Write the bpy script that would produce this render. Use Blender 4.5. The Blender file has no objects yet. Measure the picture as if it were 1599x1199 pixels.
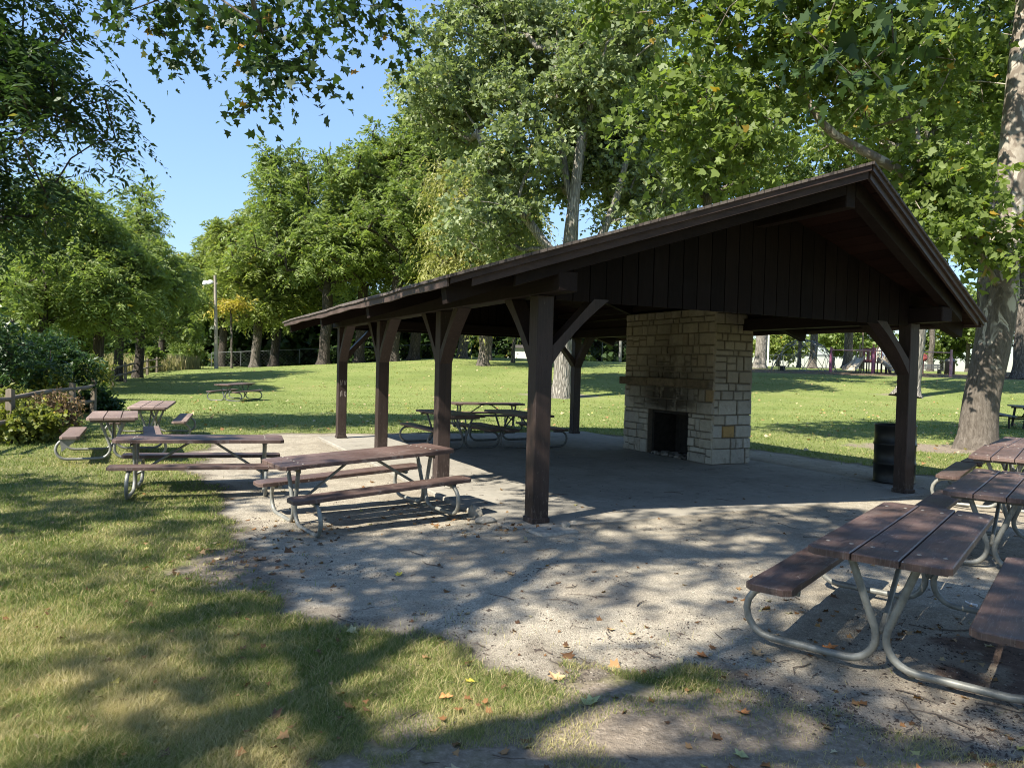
import bpy, math, random
import numpy as np
from mathutils import Matrix, Vector

SC = bpy.context.scene
COL = SC.collection
R = math.radians
PI = math.pi

# ------------------------------------------------------------------ basics
def tag(o, label=None, cat=None, group=None, kind=None):
    if label: o['label'] = label
    if cat: o['category'] = cat
    if group: o['group'] = group
    if kind: o['kind'] = kind
    return o

def empty(name, loc=(0, 0, 0), rz=0.0, rx=0.0, ry=0.0):
    o = bpy.data.objects.new(name, None)
    o.empty_display_size = 0.2
    o.location = loc
    o.rotation_euler = (rx, ry, rz)
    COL.objects.link(o)
    return o

def thing(name, label, cat, loc=(0, 0, 0), rz=0.0, group=None, rx=0.0, ry=0.0):
    return tag(empty(name, loc, rz, rx, ry), label, cat, group)

def link(name, me, mat, parent=None, loc=None, rz=None):
    o = bpy.data.objects.new(name, me)
    if mat is not None and len(me.materials) == 0:
        me.materials.append(mat)
    COL.objects.link(o)
    if parent is not None:
        o.parent = parent
    if loc is not None: o.location = loc
    if rz is not None: o.rotation_euler = (0, 0, rz)
    return o

def fast_mesh(name, V, F, tint=None, smooth=False, attrs=None):
    """V (n,3); F (m,k) uniform polygons."""
    V = np.ascontiguousarray(V, dtype=np.float32)
    F = np.ascontiguousarray(F, dtype=np.int32)
    me = bpy.data.meshes.new(name)
    me.vertices.add(len(V))
    me.vertices.foreach_set('co', V.ravel())
    m, k = F.shape
    me.loops.add(m * k)
    me.loops.foreach_set('vertex_index', F.ravel())
    me.polygons.add(m)
    me.polygons.foreach_set('loop_start', np.arange(m, dtype=np.int32) * k)
    me.polygons.foreach_set('loop_total', np.full(m, k, dtype=np.int32))
    if smooth:
        me.polygons.foreach_set('use_smooth', np.ones(m, dtype=bool))
    if tint is not None:
        attrs = dict(attrs or {}); attrs['tint'] = tint
    for an, av in (attrs or {}).items():
        a = me.attributes.new(an, 'FLOAT', 'POINT')
        a.data.foreach_set('value', np.ascontiguousarray(av, dtype=np.float32))
    me.update(calc_edges=True)
    return me

class MB:
    """collects boxes, prisms, tubes into one mesh"""
    def __init__(s):
        s.v = []; s.f = []; s.t = []; s.sm = []
    def add(s, vs, fs, tint=0.5, smooth=False):
        b = len(s.v)
        s.v += [tuple(v) for v in vs]
        s.t += [tint] * len(vs)
        for f in fs:
            s.f.append([i + b for i in f]); s.sm.append(smooth)
    def box(s, x0, x1, y0, y1, z0, z1, tint=0.5, ch=0.0, M=None):
        if ch <= 0:
            vs = [(x, y, z) for z in (z0, z1) for y in (y0, y1) for x in (x0, x1)]
            fs = [(0, 2, 3, 1), (4, 5, 7, 6), (0, 1, 5, 4), (2, 6, 7, 3), (0, 4, 6, 2), (1, 3, 7, 5)]
        else:
            vs = []; c = ch
            X = (x0, x1); Y = (y0, y1); Z = (z0, z1)
            sg = (1, -1)
            idx = {}
            for i in range(2):
                for j in range(2):
                    for k in range(2):
                        p = (X[i], Y[j], Z[k]); d = (sg[i] * c, sg[j] * c, sg[k] * c)
                        for a in range(3):      # vertex on face normal to axis a
                            q = [p[m] + (d[m] if m != a else 0) for m in range(3)]
                            idx[(i, j, k, a)] = len(vs); vs.append(tuple(q))
            g = lambda i, j, k, a: idx[(i, j, k, a)]
            fs = []
            for a in range(3):
                for e in range(2):
                    ring = []
                    for (p, q) in ((0, 0), (1, 0), (1, 1), (0, 1)):
                        t = [0, 0, 0]; t[a] = e; t[(a + 1) % 3] = p; t[(a + 2) % 3] = q
                        ring.append(g(t[0], t[1], t[2], a))
                    fs.append(ring if e else ring[::-1])
            for a in range(3):                  # edge chamfers along axis a
                b_, c_ = (a + 1) % 3, (a + 2) % 3
                for p in range(2):
                    for q in range(2):
                        t0 = [0, 0, 0]; t0[a] = 0; t0[b_] = p; t0[c_] = q
                        t1 = list(t0); t1[a] = 1
                        ring = [g(*t0, b_), g(*t1, b_), g(*t1, c_), g(*t0, c_)]
                        fs.append(ring if (p ^ q) else ring[::-1])
            for i in range(2):
                for j in range(2):
                    for k in range(2):
                        fs.append([g(i, j, k, 0), g(i, j, k, 1), g(i, j, k, 2)])
        if M is not None:
            vs = [tuple(M @ Vector(v)) for v in vs]
        s.add(vs, fs, tint)
    def prism(s, poly, axis, a0, a1, tint=0.5):
        """poly: list of 2D points in the plane of the other two axes (in order)"""
        n = len(poly)
        def mk(p, a):
            q = [0, 0, 0]; q[axis] = a
            o = [i for i in range(3) if i != axis]
            q[o[0]] = p[0]; q[o[1]] = p[1]
            return tuple(q)
        vs = [mk(p, a0) for p in poly] + [mk(p, a1) for p in poly]
        fs = [list(range(n))[::-1], list(range(n, 2 * n))]
        for i in range(n):
            j = (i + 1) % n
            fs.append([i, j, n + j, n + i])
        s.add(vs, fs, tint)
    def hexa(s, bottom, top, tint=0.5):
        n = len(bottom)
        fs = [list(range(n))[::-1], list(range(n, 2 * n))]
        for i in range(n):
            j = (i + 1) % n
            fs.append([i, j, n + j, n + i])
        s.add(list(bottom) + list(top), fs, tint)
    def tube(s, pts, r, k=10, tint=0.5, cap=True, closed=False):
        P = [Vector(p) for p in pts]; n = len(P)
        rr = r if hasattr(r, '__len__') else [r] * n
        vs = []; fs = []
        ref = None
        for i in range(n):
            if closed: d = P[(i + 1) % n] - P[i - 1]
            else: d = P[min(i + 1, n - 1)] - P[max(i - 1, 0)]
            d.normalize()
            if ref is None:
                ref = Vector((0, 0, 1)) if abs(d.z) < 0.9 else Vector((1, 0, 0))
            a = d.cross(ref)
            if a.length < 1e-4: a = d.orthogonal()
            a.normalize(); b = a.cross(d).normalized(); ref = b
            for j in range(k):
                t = 2 * PI * j / k
                vs.append(P[i] + (a * math.cos(t) + b * math.sin(t)) * rr[i])
        m = n if closed else n - 1
        for i in range(m):
            for j in range(k):
                i2 = (i + 1) % n; j2 = (j + 1) % k
                fs.append((i * k + j, i * k + j2, i2 * k + j2, i2 * k + j))
        s.add(vs, fs, tint, True)
        if cap and not closed:
            s.add([vs[j] for j in range(k)], [list(range(k))], tint)
            s.add([vs[(n - 1) * k + j] for j in range(k)], [list(range(k))[::-1]], tint)
    def lathe(s, prof, k=32, tint=0.5, c=(0, 0), smooth=True):
        vs = []; fs = []
        n = len(prof)
        for (r, z) in prof:
            for j in range(k):
                t = 2 * PI * j / k
                vs.append((c[0] + r * math.cos(t), c[1] + r * math.sin(t), z))
        for i in range(n - 1):
            for j in range(k):
                j2 = (j + 1) % k
                fs.append((i * k + j, i * k + j2, (i + 1) * k + j2, (i + 1) * k + j))
        s.add(vs, fs, tint, smooth)
    def mesh(s, name):
        me = bpy.data.meshes.new(name)
        me.from_pydata(s.v, [], s.f)
        a = me.attributes.new('tint', 'FLOAT', 'POINT')
        a.data.foreach_set('value', np.array(s.t, dtype=np.float32))
        me.polygons.foreach_set('use_smooth', np.array(s.sm, dtype=bool))
        me.update()
        return me
    def build(s, name, mat, parent=None, loc=None, rz=None):
        return link(name, s.mesh(name), mat, parent, loc, rz)

def copy_tree(o, parent=None):
    c = o.copy(); COL.objects.link(c); c.parent = parent
    for ch in list(o.children):
        copy_tree(ch, c)
    return c

# ------------------------------------------------------------------ camera calibration
FPX, PITCH, ROLL = 1136.8, R(1.3326), R(1.4824)
CAMH = 1.6
def ray(px, py):
    u = px - 799.5; v = py - 599.5
    c, s = math.cos(ROLL), math.sin(ROLL)
    sx = c * u + s * v; sy = -s * u + c * v
    d = (sx / FPX, 1.0, -sy / FPX)
    y = d[1] * math.cos(PITCH) + d[2] * math.sin(PITCH)
    z = -d[1] * math.sin(PITCH) + d[2] * math.cos(PITCH)
    return Vector((d[0], y, z))
def at(px, py, Y):
    r = ray(px, py); return Vector((0, 0, CAMH)) + r * (Y / r.y)
def gx(px, Y):
    """x of a thing standing Y metres ahead that is seen at picture column px (near the horizon)"""
    return at(px, 570, Y).x

# ------------------------------------------------------------------ noise for masks
def _hash(ix, iy, seed):
    h = (ix.astype(np.int64) * 374761393 + iy.astype(np.int64) * 668265263 + seed * 1442695041) & 0xffffffff
    h = ((h ^ (h >> 13)) * 1274126177) & 0xffffffff
    return ((h ^ (h >> 16)) & 0xffff) / 65535.0
def vnoise(x, y, seed=0):
    x = np.asarray(x, float); y = np.asarray(y, float)
    ix = np.floor(x); iy = np.floor(y); fx = x - ix; fy = y - iy
    fx = fx * fx * (3 - 2 * fx); fy = fy * fy * (3 - 2 * fy)
    a = _hash(ix, iy, seed); b = _hash(ix + 1, iy, seed); c = _hash(ix, iy + 1, seed); d = _hash(ix + 1, iy + 1, seed)
    return (a * (1 - fx) + b * fx) * (1 - fy) + (c * (1 - fx) + d * fx) * fy
def fbm(x, y, seed=0, oct=4):
    s = 0; a = 0.5; t = 0
    for i in range(oct):
        s = s + a * vnoise(x * 2 ** i, y * 2 ** i, seed + i * 17); t += a; a *= 0.5
    return s / t
def sstep(a, b, x):
    t = np.clip((x - a) / (b - a), 0, 1); return t * t * (3 - 2 * t)

# ------------------------------------------------------------------ site geometry
PX, PY, YAW = 0.2874, 7.5342, R(26.21)
CU, SU = math.cos(YAW), math.sin(YAW)
PW, PL = 5.78, 8.83                       # post rows, frames
FR = [0.0, 2.81, 5.79, 8.83]
SLAB = (-0.40, 6.35, -0.22, 9.3)
def pav(u, v):
    return (PX + u * CU - v * SU, PY + u * SU + v * CU)
def to_pav(x, y):
    dx = x - PX; dy = y - PY
    return dx * CU + dy * SU, -dx * SU + dy * CU

GRAVEL = [(-5.2, 16.6), (-5.9, 14.2), (-5.2, 12.0), (-4.4, 10.3), (-3.55, 8.8), (-2.9, 7.6), (-2.45, 6.3), (-2.0, 5.42),
          (-1.35, 4.82), (-.9, 4.6), (-.3, 4.22), (.25, 3.96), (.75, 3.88), (1.3, 3.75), (2.2, 3.0), (3.5, 2.3), (6, 2.3), (9, 4.5),
          (8.6, 9), (7.3, 11.5), (6.35, 13.6), (5.4, 15.4), (3.6, 17.5), (2, 18.0), (-1.5, 17.6), (-3.4, 16.9)]
def poly_sd(x, y, poly):
    """signed distance, positive inside"""
    x = np.asarray(x, float); y = np.asarray(y, float)
    d = np.full(x.shape, 1e9); inside = np.zeros(x.shape, bool)
    n = len(poly)
    for i in range(n):
        ax, ay = poly[i]; bx, by = poly[(i + 1) % n]
        ex, ey = bx - ax, by - ay
        t = np.clip(((x - ax) * ex + (y - ay) * ey) / (ex * ex + ey * ey), 0, 1)
        d = np.minimum(d, np.hypot(x - ax - t * ex, y - ay - t * ey))
        cond = ((ay > y) != (by > y)) & (x < (bx - ax) * (y - ay) / (by - ay + 1e-12) + ax)
        inside ^= cond
    return np.where(inside, d, -d)

def gravel_sd(x, y):
    return poly_sd(x, y, GRAVEL) + (fbm(x * 1.1, y * 1.1, 5) - .5) * 0.85 + (fbm(x * 6, y * 6, 9, 3) - .5) * 0.42
SYC = (11.05, 17.25)
OLD = (22.6, 42.0)
def dirt_mask(x, y):
    """bare earth: in front of the near table, round two trunks"""
    n = (fbm(x * 2.1, y * 2.1, 31) - .5)
    a = 1 - np.hypot((x - 1.35) / 2.0, (y - 3.15) / 0.85) + n * 1.1
    a2 = 1 - np.hypot((x - 3.4) / 2.4, (y - 3.3) / 1.3) + n * .8
    b = 1 - np.hypot((x - SYC[0] + .9) / 2.3, (y - SYC[1] + .2) / 1.25) + n * .9
    c = 1 - np.hypot((x - OLD[0]) / 2.4, (y - OLD[1]) / 1.6) + n * .9
    e = 1 - np.hypot((x - 2.7) / 2.2, (y - 37.0) / 1.3) + n * .9
    f = .75 - np.hypot((x + 2.1) / .75, (y - 5.75) / 0.8) + n * 1.2
    return np.maximum.reduce([a, a2, b, c, e, f])
def mulch_mask(x, y):
    m = 1 - np.maximum(np.abs((x - 39) / 24), np.abs((y - 66) / 6.0)) + (fbm(x * .5, y * .5, 77) - .5) * .25
    return np.maximum(m, .38 - .5 * np.hypot((x - 3.35) / 1.15, (y - 4.1) / .9) + (fbm(x * 4, y * 4, 71) - .5) * .9)

def zt(x, y):
    x = np.asarray(x, float); y = np.asarray(y, float)
    A = np.interp(x, [-40, -26, -6, 20, 60], [.6, .75, 1.85, 1.66, 1.6])
    z = A * sstep(29, 63, y) - 0.045
    z = z + np.interp(x, [-30, -6], [.15, 1.0]) * .032 * (np.clip(y, 57, 84) - 57)
    z = z + (fbm(x * .22, y * .22, 3, 2) - .5) * 0.07 * sstep(5, 14, np.hypot(x, y - 8))
    u, v = to_pav(x, y)
    # level up with slab in front, stay low beside it
    du = np.maximum(np.maximum(SLAB[0] - u, u - SLAB[1]), 0); dv = np.maximum(np.maximum(SLAB[2] - v, v - SLAB[3]), 0)
    dist = np.hypot(du, dv)
    front = np.exp(-(dist / 0.9) ** 2)
    fr = np.where(v < 0.2, 1.0, np.where(u > 5, .95, np.exp(-((v - .2) / .5) ** 2) * .6 + .12))
    z = z + front * fr * 0.043
    g = np.clip(poly_sd(x, y, GRAVEL) / .5, 0, 1)
    z = z + g * ((fbm(x * 1.7, y * 1.7, 41) - .5) * .035 + (fbm(x * 7, y * 7, 43, 2) - .5) * .012) * np.clip(dist / .25, 0, 1)
    inside = (du == 0) & (dv == 0)
    deep = np.minimum(np.minimum(u - SLAB[0], SLAB[1] - u), np.minimum(v - SLAB[2], SLAB[3] - v))
    z = np.where(inside, np.minimum(z, 0.0) - np.clip(deep / .12, 0, 1) * .08, z)
    return z
def zg(x, y): return float(zt(np.array([x]), np.array([y]))[0])

# ------------------------------------------------------------------ materials
def new_mat(name):
    m = bpy.data.materials.new(name); m.use_nodes = True
    nt = m.node_tree
    b = nt.nodes['Principled BSDF']
    return m, nt, b
class NT:
    def __init__(s, nt): s.nt = nt
    def n(s, t, **kw):
        nd = s.nt.nodes.new(t)
        for k, v in kw.items():
            if k.startswith('i_'):
                key = k[2:]
                key = int(key) if key.isdigit() else key.replace('_', ' ')
                nd.inputs[key].default_value = v
            else: setattr(nd, k, v)
        return nd
    def l(s, a, b): s.nt.links.new(a, b)
    def ramp(s, fac, stops, interp='LINEAR'):
        r = s.n('ShaderNodeValToRGB'); r.color_ramp.interpolation = interp
        el = r.color_ramp.elements
        while len(el) < len(stops): el.new(0.5)
        for e, (p, c) in zip(el, stops):
            e.position = p; e.color = (c[0], c[1], c[2], 1) if hasattr(c, '__len__') else (c, c, c, 1)
        s.l(fac, r.inputs['Fac']); return r.outputs['Color']
    def mix(s, fac, a, b, mode='MIX'):
        m = s.n('ShaderNodeMix', data_type='RGBA', blend_type=mode)
        for sock, v in ((m.inputs[0], fac), (m.inputs[6], a), (m.inputs[7], b)):
            if hasattr(v, 'is_output'): s.l(v, sock)
            elif hasattr(v, '__len__'): sock.default_value = (v[0], v[1], v[2], 1)
            else: sock.default_value = v
        return m.outputs[2]
    def math(s, op, a, b=0.0, c=None, clamp=False):
        m = s.n('ShaderNodeMath', operation=op, use_clamp=clamp)
        for i, v in enumerate((a, b) if c is None else (a, b, c)):
            if hasattr(v, 'is_output'): s.l(v, m.inputs[i])
            else: m.inputs[i].default_value = v
        return m.outputs[0]
    def coord(s, scale=(1, 1, 1), which='Object'):
        tc = s.n('ShaderNodeTexCoord'); mp = s.n('ShaderNodeMapping')
        mp.inputs['Scale'].default_value = scale
        s.l(tc.outputs[which], mp.inputs['Vector'])
        return mp.outputs['Vector']
    def noise(s, vec, scale, detail=4, rough=.55, dist=0.0):
        t = s.n('ShaderNodeTexNoise'); t.inputs['Scale'].default_value = scale
        t.inputs['Detail'].default_value = detail; t.inputs['Roughness'].default_value = rough
        t.inputs['Distortion'].default_value = dist
        s.l(vec, t.inputs['Vector']); return t.outputs['Fac']
    def vor(s, vec, scale, feature='F1', out='Distance', rnd=1.0):
        t = s.n('ShaderNodeTexVoronoi', feature=feature); t.inputs['Scale'].default_value = scale
        t.inputs['Randomness'].default_value = rnd
        s.l(vec, t.inputs['Vector']); return t.outputs[out]
    def attr(s, name, out='Fac'):
        a = s.n('ShaderNodeAttribute', attribute_name=name); return a.outputs[out]
    def bump(s, h, strength, dist, bsdf, normal=None):
        b = s.n('ShaderNodeBump'); b.inputs['Strength'].default_value = strength; b.inputs['Distance'].default_value = dist
        s.l(h, b.inputs['Height'])
        if normal is not None: s.l(normal, b.inputs['Normal'])
        s.l(b.outputs['Normal'], bsdf.inputs['Normal']); return b.outputs['Normal']
    def rnd(s):
        return s.n('ShaderNodeObjectInfo').outputs['Random']

def wood_mat(name, dark, light, axis=0, rough=.6, specks=0.0, wear=.3, bumpd=.003, spec=.3, scuff=False):
    m, nt, b = new_mat(name); N = NT(nt)
    sc = [14, 14, 14]; sc[axis] = .9
    v = N.coord(tuple(sc)); v1 = N.coord((1, 1, 1))
    rn = N.rnd()
    add = N.n('ShaderNodeVectorMath', operation='ADD'); N.l(v, add.inputs[0])
    sv = N.n('ShaderNodeCombineXYZ'); N.l(N.math('MULTIPLY', rn, 37.0), sv.inputs[0]); N.l(N.math('MULTIPLY', rn, 91.0), sv.inputs[1]); N.l(sv.outputs[0], add.inputs[1])
    add2 = N.n('ShaderNodeVectorMath', operation='ADD'); N.l(v1, add2.inputs[0]); N.l(sv.outputs[0], add2.inputs[1])
    g = N.noise(add.outputs[0], 2.2, 6, .65, .6)
    big = N.noise(add2.outputs[0], 1.7, 4, .6)
    c = N.ramp(g, [(.25, dark), (.75, light)])
    c = N.mix(N.math('MULTIPLY', N.ramp(big, [(.45, 0), (.7, 1)]), wear), c, [min(1, x * 1.9 + .02) for x in light])
    tint = N.attr('tint')
    c = N.mix(1.0, c, N.ramp(tint, [(0, .72), (1, 1.28)]), 'MULTIPLY')
    c = N.mix(N.math('LESS_THAN', tint, -.5), c, (.24, .22, .19))
    if specks > 0:
        d = N.vor(add2.outputs[0], 26.0)
        sz = N.noise(add2.outputs[0], 3.0, 2)
        th = N.math('MULTIPLY', N.ramp(sz, [(.5, 0), (.72, 1)]), .21 * specks)
        f = N.math('LESS_THAN', d, th)
        c = N.mix(N.math('MULTIPLY', f, .75), c, (.42, .38, .34))
        scr = N.noise(N.coord((3, 40, 3)), 2.5, 3, .7, 1.5)
        c = N.mix(N.ramp(scr, [(.57, 0), (.64, .6 * specks)]), c, (.19, .155, .138))
        du = N.noise(add2.outputs[0], 4.5, 5, .7, .8)
        c = N.mix(N.ramp(du, [(.52, 0), (.75, .55)]), c, (.15, .122, .108))
        fl = N.noise(N.coord((2, 9, 9)), 3.2, 5, .7, 1.0)
        c = N.mix(N.ramp(fl, [(.62, 0), (.645, .6)]), c, [x * .45 for x in dark])
    if scuff:
        sz_ = N.n('ShaderNodeSeparateXYZ'); N.l(v1, sz_.inputs[0])
        lowz = N.ramp(sz_.outputs[2], [(.0, .75), (.35, .34), (1.0, .2)])
        sn = N.noise(N.coord((30, 30, 7)), 1.4, 5, .75, .8)
        sf = N.ramp(N.math('ADD', sn, N.math('MULTIPLY', lowz, .22)), [(.66, 0), (.76, .55)])
        c = N.mix(sf, c, (.15, .125, .108))
        ck = N.noise(N.coord((26, 26, .8)), 1.3, 3, .5, .3)
        c = N.mix(N.ramp(ck, [(.49, 0), (.5, .7), (.51, 0)]), c, (.008, .006, .005))
    N.l(c, b.inputs['Base Color'])
    N.l(N.ramp(big, [(.3, rough - .12), (.7, rough + .15)]), b.inputs['Roughness'])
    b.inputs['Specular IOR Level'].default_value = spec
    N.bump(g, .6, bumpd, b)
    return m

def plain_mat(name, col, rough=.6, metal=0.0, var=.15, scale=8, bumpd=.0015, spec=.4):
    m, nt, b = new_mat(name); N = NT(nt)
    n = N.noise(N.coord(), scale, 5, .6)
    c = N.ramp(n, [(.3, [x * (1 - var) for x in col]), (.7, [min(1, x * (1 + var)) for x in col])])
    N.l(c, b.inputs['Base Color']); b.inputs['Roughness'].default_value = rough; b.inputs['Metallic'].default_value = metal
    b.inputs['Specular IOR Level'].default_value = spec
    N.bump(n, .5, bumpd, b)
    return m

def bark_mat(name, stops, sxy=7.0, sz=1.6, bumpd=.03, patch=None, base=None):
    m, nt, b = new_mat(name); N = NT(nt)
    v = N.coord((sxy, sxy, sz)); v1 = N.coord()
    n = N.noise(v, 1.6, 6, .65, .8)
    r = N.vor(v, 1.5, 'DISTANCE_TO_EDGE')
    c = N.ramp(n, stops)
    if patch:
        p = N.noise(N.coord((1, 1, .55)), 3.2, 3, .55, .7)
        for (lo, hi, col) in patch:
            c = N.mix(N.ramp(p, [(lo, 0), (hi, 1)]), c, col)
        p2 = N.noise(N.coord((1, 1, .6)), 5.5, 3, .5, .4)
        c = N.mix(N.ramp(p2, [(.6, 0), (.63, .75)]), c, (.30, .27, .22))
        hh = N.math('ADD', N.math('MULTIPLY', n, .5), N.math('MULTIPLY', p, .35))
        if base:                            # the old scaly bark at the foot of the trunk
            v9 = N.coord((10, 10, 3)); n9 = N.noise(v9, 1.8, 5, .7, .6)
            cb = N.ramp(n9, [(.3, base[0]), (.52, base[1]), (.75, base[2])])
            sp = N.n('ShaderNodeSeparateXYZ'); N.l(v1, sp.inputs[0])
            zf = N.math('ADD', sp.outputs[2], N.math('MULTIPLY', N.math('SUBTRACT', p, .5), 9.0))
            zf = N.ramp(N.math('MULTIPLY', zf, .12), [(.36, 1), (.46, 0)])
            c = N.mix(zf, c, cb)
            hh = N.math('ADD', hh, N.math('MULTIPLY', N.math('MULTIPLY', n9, zf), 1.2))
    else:
        c = N.mix(N.ramp(r, [(0, .75), (.22, 0)]), c, [x * .35 for x in stops[0][1]])
        hh = N.math('ADD', N.math('MULTIPLY', n, .6), N.ramp(r, [(0, 0), (.3, .8)]))
    N.l(c, b.inputs['Base Color']); b.inputs['Roughness'].default_value = .9
    b.inputs['Specular IOR Level'].default_value = .15
    N.bump(hh, .9, bumpd, b)
    return m

def leaf_mat(name, c1, c2, trans=.38, yellow=None, yfrac=.03, rough=.5, spec=.35):
    m, nt, b = new_mat(name); N = NT(nt)
    t = N.attr('tint')
    stops = [(0.0, c1), (1 - yfrac - .02, c2)]
    if yellow: stops += [(1 - yfrac + .005, yellow)]
    c = N.ramp(t, stops)
    N.l(c, b.inputs['Base Color']); b.inputs['Roughness'].default_value = rough
    b.inputs['Specular IOR Level'].default_value = spec
    tr = N.n('ShaderNodeBsdfTranslucent')
    tc = N.mix(1.0, c, (1.25, 1.35, .68), 'MULTIPLY')
    N.l(tc, tr.inputs['Color'])
    mx = N.n('ShaderNodeMixShader'); mx.inputs[0].default_value = trans
    N.l(b.outputs[0], mx.inputs[1]); N.l(tr.outputs[0], mx.inputs[2])
    N.l(mx.outputs[0], nt.nodes['Material Output'].inputs['Surface'])
    return m

M = {}
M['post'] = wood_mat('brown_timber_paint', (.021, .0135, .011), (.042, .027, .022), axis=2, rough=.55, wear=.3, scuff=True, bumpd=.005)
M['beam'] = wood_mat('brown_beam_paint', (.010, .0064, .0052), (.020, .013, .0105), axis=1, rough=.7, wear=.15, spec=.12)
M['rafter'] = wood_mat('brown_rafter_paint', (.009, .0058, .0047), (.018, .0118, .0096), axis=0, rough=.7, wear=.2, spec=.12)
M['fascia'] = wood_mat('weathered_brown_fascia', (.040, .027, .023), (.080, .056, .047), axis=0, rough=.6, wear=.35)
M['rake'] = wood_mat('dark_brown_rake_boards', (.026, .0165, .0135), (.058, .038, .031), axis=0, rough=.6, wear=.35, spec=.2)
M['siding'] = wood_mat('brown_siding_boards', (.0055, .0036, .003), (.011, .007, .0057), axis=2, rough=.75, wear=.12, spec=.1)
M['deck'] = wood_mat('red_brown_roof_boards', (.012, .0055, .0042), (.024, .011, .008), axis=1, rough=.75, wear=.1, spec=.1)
M['plank'] = wood_mat('brown_table_planks', (.054, .033, .027), (.100, .064, .053), axis=0, rough=.5, specks=1.0, wear=.4)
M['plank_old'] = wood_mat('faded_table_planks', (.12, .08, .066), (.20, .145, .118), axis=0, rough=.65, specks=.8, wear=.4)
M['darktable'] = wood_mat('charcoal_table_planks', (.05, .055, .055), (.10, .105, .105), axis=0, rough=.55, wear=.3)
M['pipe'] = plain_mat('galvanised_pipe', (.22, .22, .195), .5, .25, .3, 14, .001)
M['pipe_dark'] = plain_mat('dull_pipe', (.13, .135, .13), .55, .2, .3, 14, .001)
M['bracket'] = plain_mat('bench_bracket_steel', (.12, .11, .10), .6, .5, .3, 20, .001)
M['black'] = plain_mat('black_paint', (.010, .011, .011), .38, .1, .5, 10, .002)
M['drumdark'] = plain_mat('drum_inside', (.012, .011, .010), .8, 0, .5, 10, .002)
M['blacksteel'] = plain_mat('black_steel', (.02, .02, .02), .45, .3, .3, 10, .001)

# shingles
def shingle_mat():
    m, nt, b = new_mat('brown_asphalt_shingles'); N = NT(nt)
    v = N.coord()
    n = N.noise(v, 60, 3, .7); n2 = N.noise(v, 2.3, 4)
    br = N.n('ShaderNodeTexBrick'); br.inputs['Scale'].default_value = 3.4
    br.inputs['Color1'].default_value = (.105, .085, .072, 1); br.inputs['Color2'].default_value = (.075, .058, .05, 1)
    br.inputs['Mortar'].default_value = (.028, .022, .02, 1); br.inputs['Mortar Size'].default_value = .02
    mp = N.n('ShaderNodeMapping'); mp.inputs['Rotation'].default_value = (0, 0, R(90))
    N.l(v, mp.inputs['Vector']); N.l(mp.outputs[0], br.inputs['Vector'])
    c = N.mix(.5, br.outputs['Color'], N.ramp(n, [(.3, .5), (.7, 1.4)]), 'MULTIPLY')
    c = N.mix(N.ramp(n2, [(.5, 0), (.75, .5)]), c, (.13, .12, .10))
    N.l(c, b.inputs['Base Color']); b.inputs['Roughness'].default_value = .95
    N.bump(n, .6, .004, b)
    return m
M['shingle'] = shingle_mat()

def concrete_mat():
    m, nt, b = new_mat('worn_concrete'); N = NT(nt)
    v = N.coord()
    n1 = N.noise(v, .9, 5, .6, .4); n2 = N.noise(v, 7, 5, .65); n3 = N.noise(v, 120, 2, .6)
    c = N.ramp(n1, [(.3, (.235, .217, .18)), (.55, (.305, .282, .235)), (.75, (.35, .32, .265))])
    c = N.mix(.45, c, N.ramp(n2, [(.3, .72), (.7, 1.15)]), 'MULTIPLY')
    c = N.mix(N.ramp(n3, [(.55, 0), (.7, .35)]), c, (.15, .14, .125))
    st = N.noise(v, 2.1, 4, .7, 1.5)
    c = N.mix(N.ramp(st, [(.57, 0), (.72, .6)]), c, (.115, .10, .085))
    cr = N.noise(v, 1.3, 6, .6, 3.0)
    c = N.mix(N.ramp(cr, [(.492, 0), (.5, .5), (.508, 0)]), c, (.07, .06, .055))
    sx = N.n('ShaderNodeSeparateXYZ'); N.l(v, sx.inputs[0])
    # joints: saw cuts on a 2.9 m grid, and sand drifted in along the front
    def line(val, period, off):
        a = N.math('ADD', val, off); a = N.math('DIVIDE', a, period); a = N.math('FRACT', a)
        a = N.math('SUBTRACT', a, .5); a = N.math('ABSOLUTE', a)
        return N.math('GREATER_THAN', a, .5 - .006 / period)
    jl = N.math('MAXIMUM', line(sx.outputs[0], 2.25, .42), line(sx.outputs[1], 2.37, .25))
    c = N.mix(N.math('MULTIPLY', jl, .45), c, (.09, .085, .08))
    sand = N.math('ADD', N.math('MULTIPLY', sx.outputs[1], -1.3), N.math('MULTIPLY', N.noise(v, 1.6, 5, .65), 2.6))
    sf = N.ramp(N.math('ADD', sand, -.75), [(.0, 0), (.55, 1)])
    g = N.noise(v, 160, 2, .7)
    c = N.mix(sf, c, N.ramp(g, [(.3, (.19, .17, .135)), (.7, (.40, .365, .30))]))
    N.l(c, b.inputs['Base Color']); b.inputs['Roughness'].default_value = .9
    b.inputs['Specular IOR Level'].default_value = .25
    h = N.math('ADD', N.math('MULTIPLY', n2, .5), N.math('MULTIPLY', n3, .25)); h = N.math('SUBTRACT', h, N.math('MULTIPLY', jl, 1.0))
    h = N.math('ADD', h, N.math('MULTIPLY', N.math('MULTIPLY', g, sf), .8))
    N.bump(h, .7, .006, b)
    return m
M['concrete'] = concrete_mat()

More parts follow.
